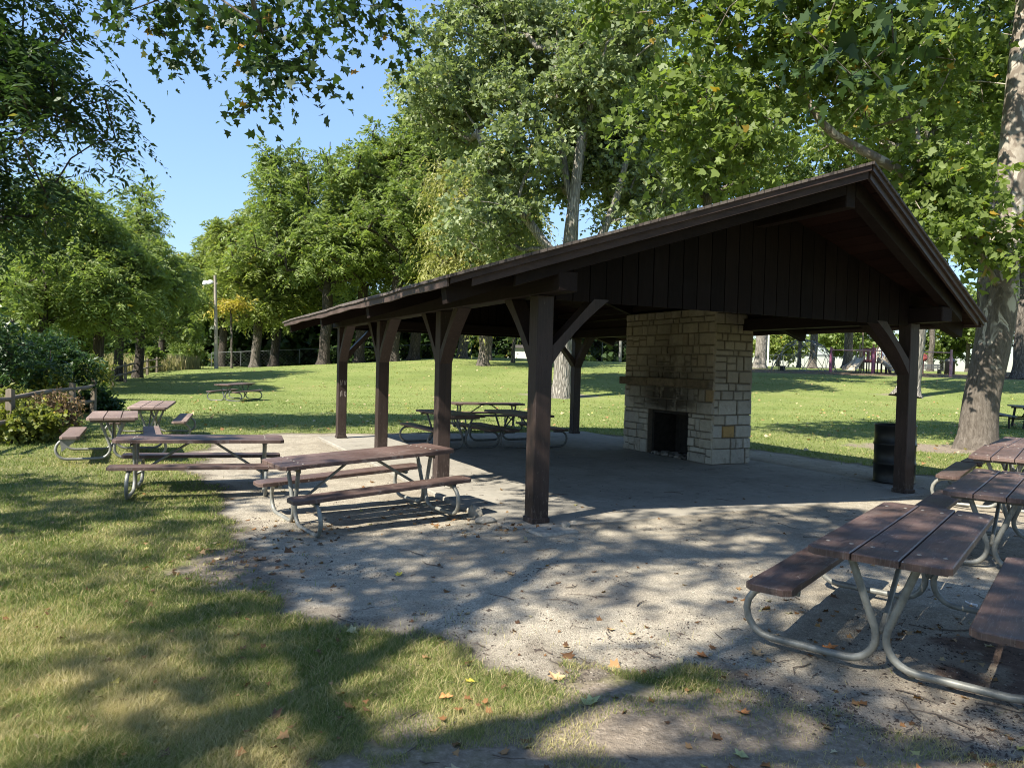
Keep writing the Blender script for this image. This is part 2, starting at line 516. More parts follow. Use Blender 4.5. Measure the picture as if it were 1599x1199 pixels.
def ground_mat():
    m, nt, b = new_mat('park_ground'); N = NT(nt)
    v = N.coord()
    grav = N.attr('gravel'); dirt = N.attr('dirt'); mul = N.attr('mulch')
    # turf seen between and beyond the blades
    far = N.noise(v, .35, 4, .6); mid = N.noise(v, 3.0, 5, .65); fine = N.noise(v, 38, 4, .75)
    mow = N.noise(N.coord((.12, .9, 1)), 1.0, 2, .5, .6)
    turf = N.ramp(fine, [(.22, (.085, .112, .028)), (.5, (.150, .192, .048)), (.75, (.235, .27, .085))])
    turf = N.mix(N.ramp(far, [(.35, 0), (.7, .55)]), turf, (.22, .228, .080))
    turf = N.mix(N.ramp(mow, [(.4, 0), (.6, .4)]), turf, (.20, .245, .075))
    turf = N.mix(N.ramp(mid, [(.5, 0), (.78, .5)]), turf, (.22, .19, .095))
    pt = N.noise(v, .16, 5, .65, .6)
    turf = N.mix(N.ramp(pt, [(.42, .35), (.52, 0)]), turf, (.085, .125, .03))
    turf = N.mix(N.ramp(pt, [(.56, 0), (.70, .4)]), turf, (.26, .25, .10))
    near = N.attr('near')
    thatch = N.ramp(fine, [(.25, (.065, .058, .026)), (.5, (.165, .150, .068)), (.75, (.33, .285, .15))])
    turf = N.mix(near, turf, thatch)
    # gravel and sand
    g1 = N.vor(v, 120, 'F1', 'Color'); gd = N.vor(v, 120, 'F1')
    gs = N.n('ShaderNodeSeparateColor'); N.l(g1, gs.inputs[0])
    n1 = N.noise(v, 1.1, 5, .6, .5); n2 = N.noise(v, 9, 5, .7)
    gc = N.ramp(gs.outputs[0], [(0, (.255, .222, .168)), (.5, (.345, .305, .235)), (1, (.46, .41, .32))])
    gc = N.mix(.75, gc, N.ramp(n2, [(.28, .62), (.72, 1.2)]), 'MULTIPLY')
    gc = N.mix(N.ramp(n1, [(.46, 0), (.70, .6)]), gc, (.185, .155, .118))
    # dark crumbs of bark and soil
    cr = N.noise(v, 30, 4, .75, 1.0)
    gc = N.mix(N.ramp(N.math('ADD', cr, N.math('MULTIPLY', N.math('SUBTRACT', n1, .5), .35)), [(.70, 0), (.80, .5)]), gc, (.045, .035, .027))
    # bare earth
    dc = N.ramp(N.noise(v, 24, 5, .75), [(.25, (.125, .10, .074)), (.55, (.245, .20, .15)), (.78, (.39, .33, .255))])
    mc = N.ramp(N.noise(v, 14, 4, .8), [(.3, (.055, .034, .026)), (.7, (.20, .135, .102))])
    e = N.math('ADD', grav, N.math('MULTIPLY', N.math('SUBTRACT', N.noise(v, 5, 5, .7), .5), .22))
    gf = N.ramp(e, [(.46, 0), (.53, 1)])
    edge = N.ramp(e, [(.40, 0), (.5, .8), (.62, .0)])
    d = N.math('ADD', dirt, N.math('MULTIPLY', N.math('SUBTRACT', N.noise(v, 6, 5, .7), .5), .5))
    df = N.ramp(d, [(.42, 0), (.62, 1)])
    c = N.mix(df, turf, dc)
    c = N.mix(gf, c, gc)
    c = N.mix(edge, c, N.ramp(cr, [(.35, (.05, .04, .03)), (.65, (.14, .115, .088))]))
    c = N.mix(N.math('MULTIPLY', df, .55), c, dc)
    c = N.mix(N.ramp(N.math('ADD', mul, N.math('MULTIPLY', N.math('SUBTRACT', N.noise(v, 18, 4, .75), .5), .5)), [(.44, 0), (.66, .9)]), c, mc)
    N.l(c, b.inputs['Base Color']); b.inputs['Roughness'].default_value = .95
    b.inputs['Specular IOR Level'].default_value = .12
    hb = N.math('ADD', N.math('MULTIPLY', N.math('SUBTRACT', .5, gd), .6), N.math('MULTIPLY', n2, 1.3))
    hh = N.mix(gf, N.math('MULTIPLY', fine, 2.2), hb)
    N.bump(hh, .8, .012, b)
    return m
M['ground'] = ground_mat()

def stone_mat():
    m, nt, b = new_mat('buff_limestone'); N = NT(nt)
    v = N.coord(); t = N.attr('tint')
    n = N.noise(v, 14, 6, .7); n2 = N.noise(v, 3, 4)
    c = N.ramp(t, [(0, (.30, .275, .225)), (.3, (.40, .375, .315)), (.55, (.34, .30, .225)), (.8, (.46, .435, .37)), (.97, (.36, .31, .225)), (.993, (.38, .24, .085))])
    c = N.mix(.6, c, N.ramp(n, [(.25, .6), (.75, 1.25)]), 'MULTIPLY')
    sp = N.n('ShaderNodeSeparateXYZ'); N.l(v, sp.inputs[0])
    # soot above the firebox and on the chimney breast, weathering streaks
    so = N.math('SUBTRACT', 1.0, N.math('MULTIPLY', N.math('ABSOLUTE', N.math('SUBTRACT', sp.outputs[1], 1.22)), .72))
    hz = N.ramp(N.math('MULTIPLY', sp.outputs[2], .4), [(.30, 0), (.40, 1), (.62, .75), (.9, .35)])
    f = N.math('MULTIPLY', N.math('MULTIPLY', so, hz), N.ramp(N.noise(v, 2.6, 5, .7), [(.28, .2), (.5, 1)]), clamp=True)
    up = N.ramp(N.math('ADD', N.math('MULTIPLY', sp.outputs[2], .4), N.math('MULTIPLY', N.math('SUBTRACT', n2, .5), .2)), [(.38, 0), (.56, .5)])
    c = N.mix(up, c, (.17, .13, .08))  # upper smoke stain and dirt, with warm bounce light put into the colour
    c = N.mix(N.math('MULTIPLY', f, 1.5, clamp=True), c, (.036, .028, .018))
    dk = N.noise(v, 5.5, 5, .75, .6)
    c = N.mix(N.ramp(dk, [(.55, 0), (.72, .5)]), c, (.075, .06, .042))
    N.l(c, b.inputs['Base Color']); b.inputs['Roughness'].default_value = .9
    N.bump(N.math('ADD', n, N.math('MULTIPLY', n2, .6)), .8, .012, b)
    return m
M['stone'] = stone_mat()
M['mantel'] = plain_mat('smoke_and_shade_mantel', (.105, .08, .05), .9, 0, .45, 12, .008)  # smoke stain, darkened further to stand in for shade on the shelf
M['mortar'] = plain_mat('grey_mortar', (.115, .097, .073), .95, 0, .25, 30, .004)
M['soot'] = plain_mat('sooty_firebrick', (.022, .019, .016), .9, 0, .5, 9, .006)
M['rubble'] = plain_mat('ash_and_rubble', (.20, .185, .16), .95, 0, .5, 18, .004)

# ------------------------------------------------------------------ ground sheet
def axis(a, b, dense0, dense1, step, grow=1.13, maxstep=9.0):
    mid = np.arange(dense0, dense1 + 1e-6, step)
    out = [dense0]; s = step
    while out[-1] > a:
        s = min(s * grow, maxstep); out.append(out[-1] - s)
    lo = np.array(out[1:][::-1]); out = [mid[-1]]; s = step
    while out[-1] < b:
        s = min(s * grow, maxstep); out.append(out[-1] + s)
    return np.concatenate([lo, mid, np.array(out[1:])])
gxs = axis(-420, 420, -6.4, 8.2, .085, 1.12, 14)
gys = axis(-60, 700, 2.0, 12.0, .085, 1.10, 14)
GX, GY = np.meshgrid(gxs, gys)
nx, ny = len(gxs), len(gys)
gxf, gyf = GX.ravel(), GY.ravel()
gz = zt(gxf, gyf)
gsd = gravel_sd(gxf, gyf)
gatt = np.clip(.5 + gsd * .5, 0, 1)
datt = np.clip(dirt_mask(gxf, gyf) * .8 + .42, 0, 1)
matt = np.clip(mulch_mask(gxf, gyf) * 2 + .5, 0, 1)
natt = np.clip(1 - sstep(6, 26, np.hypot(gxf, gyf)), 0, 1) * .85
V = np.stack([gxf, gyf, gz], 1)
I = np.arange(nx * ny).reshape(ny, nx)
Q = np.stack([I[:-1, :-1].ravel(), I[:-1, 1:].ravel(), I[1:, 1:].ravel(), I[1:, :-1].ravel()], 1)
qg = gsd[Q].mean(1) > 0
for nm, sel in (('lawn', ~qg), ('gravel_ground', qg)):
    q = Q[sel]; used, inv = np.unique(q.ravel(), return_inverse=True)
    me = fast_mesh(nm, V[used], inv.reshape(-1, 4), smooth=True,
                   attrs={'gravel': gatt[used], 'dirt': datt[used], 'mulch': matt[used], 'near': natt[used]})
    tag(link(nm, me, M['ground']), kind='structure')

# slab
mb = MB()
mb.box(SLAB[0], SLAB[1], SLAB[2], SLAB[3], -.16, 0.0, ch=.012)
slab = mb.build('concrete_slab', M['concrete'], loc=(PX, PY, 0), rz=YAW)
tag(slab, kind='structure')

# ------------------------------------------------------------------ pavilion
pv = thing('picnic_pavilion', 'dark brown open timber picnic shelter with a low gable roof over the concrete slab', 'pavilion', (PX, PY, 0), YAW)
S = .1865 / 2
HB = 2.34                                  # underside of plate beams
SLOPE = .328
QO, OC, OA = 1.14, .31, 1.56               # eave overhang, end overhang at eaves, at the ridge
HE = 2.42                                  # roof surface at the eave
UR = PW / 2
def ztop(u):                               # roof surface
    return HE + SLOPE * ((u + QO) if u <= UR else (PW + QO - u))
HR = ztop(UR)

def post_mesh():
    m = MB()
    m.box(-S, S, -S, S, 0, HB, ch=.008, tint=.5)
    return m.mesh('post')
pm = post_mesh(); POSTS = {}
random.seed(4)
hidden = set()
for ui, u in enumerate((0.0, PW)):
    for vi, v in enumerate(FR):
        if u > 0 and vi in (1, 2): continue          # the fireplace stands in the middle bay
        POSTS[(u, v)] = link('post', pm, M['post'], pv, loc=(u, v, 0))
# knee braces: a straight upper edge, curved underside
def brace(parent, p, d, reach=.62, drop=.72, w=.155):
    """p post axis (u,v), d unit direction"""
    dx, dy = d
    m = MB()
    n = 7
    prof = []
    # outline in (r,z): r measured from the post face
    up0 = (0.0, HB - drop + .19); up1 = (reach - .17, HB)
    lo1 = (reach + .02, HB); lo0 = (0.0, HB - drop)
    pts = [lo0]
    for i in range(1, n):
        t = i / n
        r_ = lo0[0] + (lo1[0] - lo0[0]) * t; z_ = lo0[1] + (lo1[1] - lo0[1]) * t
        bow = .045 * math.sin(PI * t)
        pts.append((r_ - bow * .75, z_ + bow * .65))
    pts += [lo1, up1, up0]
    h = S * .93
    vs = []
    for s_ in (-1, 1):
        for (r_, z_) in pts:
            rr = S + r_
            vs.append((p[0] + dx * rr - dy * h * s_, p[1] + dy * rr + dx * h * s_, z_))
    k = len(pts)
    fs = [list(range(k)), list(range(k, 2 * k))[::-1]]
    for i in range(k):
        j = (i + 1) % k
        fs.append([i, k + i, k + j, j])
    m.add(vs, fs, .5)
    m.build('knee_brace', M['post'], parent)
for u in (0.0, PW):
    for vi, v in enumerate(FR):
        if u > 0 and vi in (1, 2): continue
        if vi > 0: brace(pv, (u, v), (0, -1))
        if vi < 3: brace(pv, (u, v), (0, 1))
    for v in (FR[0], FR[3]):
        brace(pv, (u, v), (1, 0) if u == 0 else (-1, 0), .66, .70, .15)
# plate beams
for u in (0.0, PW):
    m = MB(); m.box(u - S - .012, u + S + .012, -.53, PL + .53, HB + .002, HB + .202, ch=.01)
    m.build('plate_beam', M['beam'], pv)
# tie beams at each frame
for v in (FR[0], FR[3]):
    m = MB(); m.box(S + .016, PW - S - .016, v - .06, v + .06, HB + .012, HB + .20, ch=.006)
    m.build('tie_beam', M['rafter'], pv)
# rafters over the frames, tails out to the eaves
RB = HB + .204
def rafter(v, w, u0, u1, dep, name='rafter', off=0.0, mat='rafter'):
    """a sloping timber of depth dep under the roof boards; u0 outer, u1 inner (same slope)"""
    m = MB()
    und = .052 + off
    def zz(u): return ztop(u) - und
    poly = [(u0, zz(u0) - dep), (u1, zz(u1) - dep), (u1, zz(u1)), (u0, zz(u0))]
    if (u0 < u1): poly[0] = (u0 + .03, zz(u0) - dep + .0098)
    else: poly[0] = (u0 - .03, zz(u0) - dep + .0098)
    m.prism(poly, 1, v - w, v + w, .5)
    m.build(name, M[mat], pv)
DEP = ztop(0) - .052 - RB
for v in FR:
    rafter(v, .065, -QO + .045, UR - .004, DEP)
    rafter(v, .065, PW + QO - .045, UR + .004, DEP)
# ridge beam
m = MB(); m.box(UR - .07, UR + .07, -OA + .22, PL + OA - .35, HR - .40, HR - .075, ch=.008); m.build('ridge_beam', M['beam'], pv)
# purlins under the boards
for f in (.33, .66):
    for sgn in (0, 1):
        u = -QO + (UR + QO) * (f * .9 + .12); u = u if sgn == 0 else PW - u
        for a, b_ in ((FR[0], FR[1]), (FR[1], FR[2]), (FR[2], FR[3])):
            m = MB(); m.box(u - .04, u + .04, a + .068, b_ - .068, ztop(u) - .19, ztop(u) - .068); m.build('purlin', M['beam'], pv)
# fly rafters of the prow ends: from the beam ends to the ridge
def slanted(name, pts0, pts1, w, dep, mat, drop0, parent=pv, tint=.5):
    """timber between two plan points lying under the roof surface; drop0 below it"""
    m = MB()
    a = Vector(pts0); b_ = Vector(pts1)
    d = (b_ - a); n = Vector((-d.y, d.x, 0)).normalized() * w
    za = ztop(a.x) - drop0; zb = ztop(b_.x) - drop0
    bot = [(a.x - n.x, a.y - n.y, za - dep), (b_.x - n.x, b_.y - n.y, zb - dep), (b_.x + n.x, b_.y + n.y, zb - dep), (a.x + n.x, a.y + n.y, za - dep)]
    top = [(p[0], p[1], p[2] + dep) for p in bot]
    m.hexa(bot, top, tint)
    return m.build(name, M[mat], parent)
RBACK = PL + 1.1
for (e, ridge_v, eave_v) in ((-1, -OA, -OC), (1, RBACK, PL + OC)):
    for sgn in (0, 1):
        fu = (lambda u: u) if sgn == 0 else (lambda u: PW - u)
        def edge(t, inset):                # point along the rake edge, t 0 at eave .. 1 at ridge
            u = -QO + (UR + QO) * t
            v = eave_v + (ridge_v - eave_v) * t - e * inset
            return (fu(u), v, 0)
        # heavy fly rafter set in from the edge
        slanted('fly_rafter', edge(.16, .16), edge(.985, .26), .06, .20, 'rafter', .056)
        # two fascia boards, the upper one standing proud
        slanted('rake_fascia', edge(.0, -.012), edge(1.0 - .002, -.012), .014, .062, 'rake', .004, tint=.6)
        slanted('rake_fascia', edge(.05, .020), edge(.997, .020), .014, .095, 'rake', .048, tint=.45)
# roof: shingle sheet and boards on each side
def roof_side(sgn):
    fu = (lambda u: u) if sgn == 0 else (lambda u: PW - u)
    def sheet(name, mat, d0, d1, grow, nv=26, sag=0.0):
        m = MB()
        ue = -QO - grow; ur = UR
        A = (ue, -OC - grow * 1.0); B = (ur, -OA - grow); C = (ur, RBACK + grow); D = (ue, PL + OC + grow)
        top = []; bot = []
        rng = random.Random(sgn + 11)
        rows = 2
        vs = []; fs = []
        for j in range(nv + 1):
            t = j / nv
            for i in range(rows + 1):
                s_ = i / rows
                u = A[0] + (B[0] - A[0]) * s_
                v0 = A[1] + (B[1] - A[1]) * s_; v1 = D[1] + (C[1] - D[1]) * s_
                v = v0 + (v1 - v0) * t
                wob = sag * (math.sin(t * 17 + sgn) * .5 + math.sin(t * 41 + 1) * .3 + rng.uniform(-.5, .5)) * (1 - s_)
                for k, dd in enumerate((d0, d1)):
                    vs.append((fu(u), v, HE + SLOPE * (u + QO) - dd + wob))
        def id_(j, i, k): return (j * (rows + 1) + i) * 2 + k
        for j in range(nv):
            for i in range(rows):
                fs.append([id_(j, i, 0), id_(j, i + 1, 0), id_(j + 1, i + 1, 0), id_(j + 1, i, 0)])
                fs.append([id_(j, i, 1), id_(j + 1, i, 1), id_(j + 1, i + 1, 1), id_(j, i + 1, 1)])
            fs.append([id_(j, 0, 0), id_(j + 1, 0, 0), id_(j + 1, 0, 1), id_(j, 0, 1)])
            fs.append([id_(j, rows, 0), id_(j, rows, 1), id_(j + 1, rows, 1), id_(j + 1, rows, 0)])
        for j in (0, nv):
            for i in range(rows):
                fs.append([id_(j, i, 0), id_(j, i, 1), id_(j, i + 1, 1), id_(j, i + 1, 0)])
        m.add(vs, fs, .5)
        m.build(name, M[mat], pv)
    sheet('roof_shingles', 'shingle', -.022, .006, .045, 40, .010)
    # boards seen from below: separate planks running along the ridge direction
    m = MB(); nb = 20
    for i in range(nb):
        s0, s1 = i / nb, (i + .965) / nb
        c = []
        for s_ in (s0, s1):
            u = -QO + .03 + (UR - .01 + QO - .03) * s_
            v0 = -OC + .03 + (-OA + OC) * s_; v1 = PL + OC - .03 + (RBACK - PL - OC) * s_
            c.append((u, v0, v1))
        (ua, a0, a1), (ub, b0, b1) = c
        z = lambda u, d: HE + SLOPE * (u + QO) - d
        bot = [(fu(ua), a0, z(ua, .050)), (fu(ub), b0, z(ub, .050)), (fu(ub), b1, z(ub, .050)), (fu(ua), a1, z(ua, .050))]
        top = [(p[0], p[1], p[2] + .026) for p in bot]
        if sgn: bot = bot[::-1]; top = top[::-1]
        m.hexa(bot, top, random.random())
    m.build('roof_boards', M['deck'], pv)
    # eave fascia, cupped a little between the tails
    m = MB(); n = 30; vs = []; fs = []
    for j in range(n + 1):
        t = j / n; v = -OC + .02 + (PL + 2 * OC - .04) * t
        w = .008 * math.sin(t * 19) + .006 * math.sin(t * 47 + 2)
        for (du, dz) in ((-.024, -.004), (.0, -.004), (.0, -.092), (-.024, -.092)):
            vs.append((fu(-QO + du), v, HE + dz + w))
    for j in range(n):
        for k in range(4):
            k2 = (k + 1) % 4
            fs.append([j * 4 + k, j * 4 + k2, (j + 1) * 4 + k2, (j + 1) * 4 + k])
    fs += [[0, 1, 2, 3], [n * 4 + 3, n * 4 + 2, n * 4 + 1, n * 4]]
    m.add(vs, fs, .6); m.build('eave_fascia', M['fascia'], pv)
    # blocking between the tails, dark in the eave
    for a, b_ in ((FR[0], FR[1]), (FR[1], FR[2]), (FR[2], FR[3])):
        m = MB(); u = 0.0
        uu = fu(u); m.box(uu - .03, uu + .03, a + .067, b_ - .067, RB + .002, ztop(0) - .075); m.build('blocking', M['beam'], pv)
roof_side(0); roof_side(1)
# gable siding boards
for v0 in (-.078, PL + .056):
    m = MB(); bw = .205; u = S + .03; i = 0
    rng = random.Random(8)
    while u < PW - S - .03:
        u1 = min(u + bw - .012, PW - S - .03)
        za, zb = ztop(u) - .075, ztop(u1) - .075
        if u < UR < u1: za = zb = min(za, zb)
        d = rng.uniform(-.003, .003)
        m.hexa([(u, v0 + d, HB - .035), (u1, v0 + d, HB - .035), (u1, v0 + .022 + d, HB - .035), (u, v0 + .022 + d, HB - .035)],
               [(u, v0 + d, za), (u1, v0 + d, zb), (u1, v0 + .022 + d, zb), (u, v0 + .022 + d, za)], rng.random())
        u += bw
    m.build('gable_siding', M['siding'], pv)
    m = MB()
    for (ua, ub) in ((S + .03, UR), (UR, PW - S - .03)):
        va, vb = (v0 + .026, v0 + .034) 
        m.hexa([(ua, va, HB - .03), (ub, va, HB - .03), (ub, vb, HB - .03), (ua, vb, HB - .03)],
               [(ua, va, ztop(ua) - .08), (ub, va, ztop(ub) - .08), (ub, vb, ztop(ub) - .08), (ua, vb, ztop(ua) - .08)], .1)
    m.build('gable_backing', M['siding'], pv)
# steel shoes at the post feet
for u in (0.0, PW):
    for v in (FR[0], FR[1], FR[3]):
        if u > 0 and v == FR[1]: continue
        m = MB(); m.box(-S - .012, S + .012, -S - .012, S + .012, 0.002, .055, ch=.006, tint=.3); m.build('post_shoe', M['post'], POSTS[(u, v)])
# scrawled white paint on the far left post
M['whitepaint'] = plain_mat('white_scrawl', (.30, .26, .24), .8, 0, .4, 60)
v0 = -S - .0015
for (cx, cz, pts) in ((-.035, 1.17, [(-.02, .06), (-.008, -.05), (.0, .03), (.012, -.05), (.022, .06)]), (.045, 1.17, [(-.02, .05), (-.004, -.04), (.004, .03), (.012, -.04), (.022, .06)]),
                      (-.03, .95, [(-.02, -.07), (-.012, .03), (.01, .06), (.016, -.05)]), (.05, .94, [(-.012, .05), (-.012, -.05), (.012, .06), (-.006, .0), (.014, -.06)])):
    m = MB(); vs = []; n = len(pts)
    for i in range(n):
        q0 = pts[max(i - 1, 0)]; q1 = pts[min(i + 1, n - 1)]
        d = Vector((q1[0] - q0[0], q1[1] - q0[1])); nn = Vector((-d.y, d.x)).normalized() * .006
        vs += [(cx + pts[i][0] + nn.x, v0, cz + pts[i][1] + nn.y), (cx + pts[i][0] - nn.x, v0, cz + pts[i][1] - nn.y)]
    m.add(vs, [(2 * i, 2 * i + 1, 2 * i + 3, 2 * i + 2) for i in range(n - 1)])
    m.build('paint_scrawl', M['whitepaint'], POSTS[(0.0, FR[3])])

# ------------------------------------------------------------------ stone fireplace
FU0, FU1, FV0, FV1 = 5.07, 5.90, 3.08, 5.66
FX, FY = pav(FU0, FV0)
fp = thing('stone_fireplace', 'tall buff limestone fireplace with soot marks under the shelter', 'fireplace', (FX, FY, 0), YAW)
FD, FL, FH = FU1 - FU0, FV1 - FV0, 2.72
OV0, OV1, OH = .62, 1.82, .86             # firebox opening along the left face
rng = random.Random(21)
mb = MB()
def stone(face, a0, a1, z0, z1, pr):
    t = rng.random()
    if z0 > 1.3 and t > .6: t = .55 + rng.random() * .2
    g = .009
    a0 += g; a1 -= g; z0 += g; z1 -= g
    if a1 - a0 < .03 or z1 - z0 < .02: return
    j = lambda: rng.uniform(-.006, .006)
    c = .012
    q0 = [(a0 + j(), z0 + j()), (a1 + j(), z0 + j()), (a1 + j(), z1 + j()), (a0 + j(), z1 + j())]
    q1 = [(q0[0][0] + c, q0[0][1] + c), (q0[1][0] - c, q0[1][1] + c), (q0[2][0] - c, q0[2][1] - c), (q0[3][0] + c, q0[3][1] - c)]
    rows = []
    for (q, d) in ((q0, -.02), (q0, pr - .012), (q1, pr + rng.uniform(-.002, .004))):
        for (a, z) in q:
            if face == 'L': rows.append((-d, a, z))
            elif face == 'R': rows.append((FD + d, a, z))
            elif face == 'F': rows.append((a, -d, z))
            else: rows.append((a, FL + d, z))
    fs = []
    for k in range(2):
        for i in range(4):
            i2 = (i + 1) % 4
            fs.append([k * 4 + i, k * 4 + i2, k * 4 + 4 + i2, k * 4 + 4 + i])
    fs.append([8, 9, 10, 11])
    if face in 'LB': fs = [f[::-1] for f in fs]
    mb.add(rows, fs, t)
def panel(face, length, skip=None):
    z = 0.0; last = None
    while z < FH - .02:
        h = rng.choice([.10, .13, .16, .19, .22, .26]) if z > .01 else .27
        if z < OH < z + h + .05: h = OH - z
        if z + h > FH - .08: h = FH - z
        a = -.025
        end = length + .025
        while a < end - .01:
            w = rng.choice([.12, .17, .22, .28, .34, .42])
            if end - (a + w) < .12: w = end - a
            if skip and z + .01 < skip[2]:
                if a < skip[0] < a + w + .05: w = skip[0] - a
                if a < skip[1] - .01 and a >= skip[0] - .01:
                    a = skip[1]; continue
            r_ = rng.random()
            if h > .19 and r_ < .45:
                k = rng.uniform(.35, .65) * h
                stone(face, a, a + w, z, z + k, .028 + rng.uniform(-.008, .01)); 
                if w > .3 and rng.random() < .5:
                    s_ = a + w * rng.uniform(.35, .65)
                    stone(face, a, s_, z + k, z + h, .028 + rng.uniform(-.008, .01)); stone(face, s_, a + w, z + k, z + h, .028 + rng.uniform(-.008, .01))
                else: stone(face, a, a + w, z + k, z + h, .028 + rng.uniform(-.008, .01))
            else: stone(face, a, a + w, z, z + h, .028 + rng.uniform(-.008, .012))
            a += w
        z += h
panel('L', FL, (OV0, OV1, OH)); panel('F', FD); panel('R', FL); panel('B', FD)
mb.build('stone_facing', M['stone'], fp)
m = MB()                                    # mortar core round the firebox
m.box(0, FD, 0, OV0, 0, FH); m.box(0, FD, OV1, FL, 0, FH); m.box(0, FD, OV0 + .001, OV1 - .001, OH, FH - .001); m.box(FD - .12, FD - .001, OV0 + .001, OV1 - .001, 0, OH - .001)
m.build('mortar_core', M['mortar'], fp)
m = MB()                                    # firebox lining
m.box(.1, FD - .122, OV0 + .002, OV0 + .06, .0, OH - .003); m.box(.1, FD - .122, OV1 - .06, OV1 - .002, 0, OH - .003)
m.box(FD - .2, FD - .123, OV0 + .062, OV1 - .062, 0, OH - .004); m.box(.1, FD - .202, OV0 + .062, OV1 - .062, OH - .06, OH - .004); m.box(-.01, FD - .202, OV0 + .062, OV1 - .062, .002, .012)
m.build('firebox', M['soot'], fp)
m = MB()                                    # mantel shelf of three stones
for (a, b_, t) in ((-.01, .9, .35), (.91, 1.75, .1), (1.76, FL + .10, .4)):
    m.box(-.12, .02, a, b_, 1.32, 1.32 + .15, t, ch=.014)
m.build('mantel', M['mantel'], fp)
m = MB(); r2 = random.Random(5)             # ash, stones and burnt bits on the hearth
for i in range(70):
    x = r2.uniform(-.06, .4); y = r2.uniform(OV0 + .1, OV1 - .1); s_ = r2.uniform(.015, .06)
    Mx = Matrix.Translation((x, y, .012 + s_ * .4)) @ Matrix.Rotation(r2.uniform(0, 3), 4, 'Z') @ Matrix.Rotation(r2.uniform(-.5, .5), 4, 'X')
    m.box(-s_, s_, -s_ * .7, s_ * .7, -s_ * .4, s_ * .4, r2.random(), ch=s_ * .2, M=Mx)
m.build('hearth_rubble', M['rubble'], fp)['kind'] = 'stuff'
#@@PART2

# ------------------------------------------------------------------ picnic tables
TL, TWD = 1.92, .70
def plank(m, x0, x1, y0, y1, z0, z1, cut=(0, 0), tint=.5):
    """plank along x; cut = corner cut at (y0 side, y1 side)"""
    a, b = cut
    poly = [(x0 + a, y0), (x1 - a, y0)] + ([(x1, y0 + a)] if a else []) + ([(x1, y1 - b)] if b else []) + [(x1 - b, y1), (x0 + b, y1)] + \
           ([(x0, y1 - b)] if b else []) + ([(x0, y0 + a)] if a else [])
    out = []
    for p in poly:
        if not out or (abs(p[0] - out[-1][0]) + abs(p[1] - out[-1][1]) > 1e-6): out.append(p)
    # eased upper edge
    n = len(out); e = .006
    cx = sum(p[0] for p in out) / n; cy = sum(p[1] for p in out) / n
    ins = [(p[0] - e * (1 if p[0] > cx else -1), p[1] - e * (1 if p[1] > cy else -1)) for p in out]
    vs = [(p[0], p[1], z0) for p in out] + [(p[0], p[1], z1 - e) for p in out] + [(p[0], p[1], z1) for p in ins]
    fs = [list(range(n))[::-1], list(range(2 * n, 3 * n))]
    for k in range(2):
        for i in range(n):
            j = (i + 1) % n
            fs.append([k * n + i, k * n + j, k * n + n + j, k * n + n + i])
    m.add(vs, fs, tint)

def table_meshes(pw, pipe):
    rng = random.Random(17)
    d = {}
    m = MB()
    w = (TWD - .02) / 3
    for i in range(3):
        y0 = -TWD / 2 + i * (w + .01)
        plank(m, -TL / 2, TL / 2, y0, y0 + w, 0.619, .66, (.045 if i == 0 else 0, .045 if i == 2 else 0), rng.random())
    for x in (-.74, .74):
        for y in (-.29, -.17, -.06, .06, .17, .29):
            m.lathe([(.012, .659), (.012, .6625), (.007, .6645), (.0005, .665)], 8, -1.2, c=(x + .008 * math.sin(y * 40), y))
    d['tabletop'] = (m.mesh('tabletop'), M[pw])
    m = MB(); plank(m, -TL / 2, TL / 2, -.132, .132, .345, .385, (.04, .04), .5)
    d['bench_seat'] = (m.mesh('bench_seat'), M[pw])
    m = MB(); r = .0215
    pts = [(0, .44, .3235)]
    for k in range(9):
        a = R(90 - k * 22.5); pts.append((0, .60 + .151 * math.cos(a), .1725 + .151 * math.sin(a)))
    pts.append((0, .4, .0215))
    for k in range(8):
        a = R(-90 - k * (110 / 7)); pts.append((0, .176 + .151 * math.cos(a), .1725 + .151 * math.sin(a)))
    e = pts[-1]
    pts.append((0, e[1] + (.6125 - e[2]) * math.tan(R(20)), .6125))
    m.tube(pts, r, 12)
    d['bent_leg'] = (m.mesh('bent_leg'), M[pipe])
    m = MB(); m.tube([(.735, 0, .20), (.14, 0, .598), (.07, 0, .608)], .0155, 8); d['brace'] = (m.mesh('brace'), M[pipe])
    m = MB(); m.box(-.03, .03, -.31, .31, .608, .6185); m.box(-.03, -.024, -.31, .31, .575, .6078); d['top_bracket'] = (m.mesh('top_bracket'), M['bracket'])
    m = MB(); m.box(-.035, .035, -.12, .11, .337, .3445); m.box(-.03, -.024, -.11, .10, .312, .3368)
    for yy in (-.08, .06): m.tube([(.012, yy, .295), (.012, yy, .336)], .006, 6)
    d['seat_bracket'] = (m.mesh('seat_bracket'), M['bracket'])
    return d
def make_table(name, label, loc, deg, tm, group, ry=0.0, rx=0.0):
    t = thing(name, label, 'picnic table', loc, R(deg), group, rx=rx, ry=ry)
    def p(n, loc=(0, 0, 0), rz=0):
        me, mt = tm[n]; return link(n, me, mt, t, loc, rz)
    top = p('tabletop')
    seats = [p('bench_seat', (0, .56, 0)), p('bench_seat', (0, -.56, 0))]
    for x in (-.74, .74):
        p('bent_leg', (x, 0, 0)); p('bent_leg', (x, 0, 0), PI)
        for par, n_, rz_ in ((top, 'top_bracket', 0), (seats[0], 'seat_bracket', 0), (seats[1], 'seat_bracket', PI)):
            me, mt = tm[n_]; link(n_, me, mt, par, (x, 0, 0), rz_)
    p('brace'); p('brace', (0, 0, 0), PI)
    return t
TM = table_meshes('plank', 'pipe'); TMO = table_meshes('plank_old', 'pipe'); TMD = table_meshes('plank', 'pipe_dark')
GT = 'brown picnic tables around the shelter'
def tz(x, y, dz=0.0): return zg(x, y) + dz
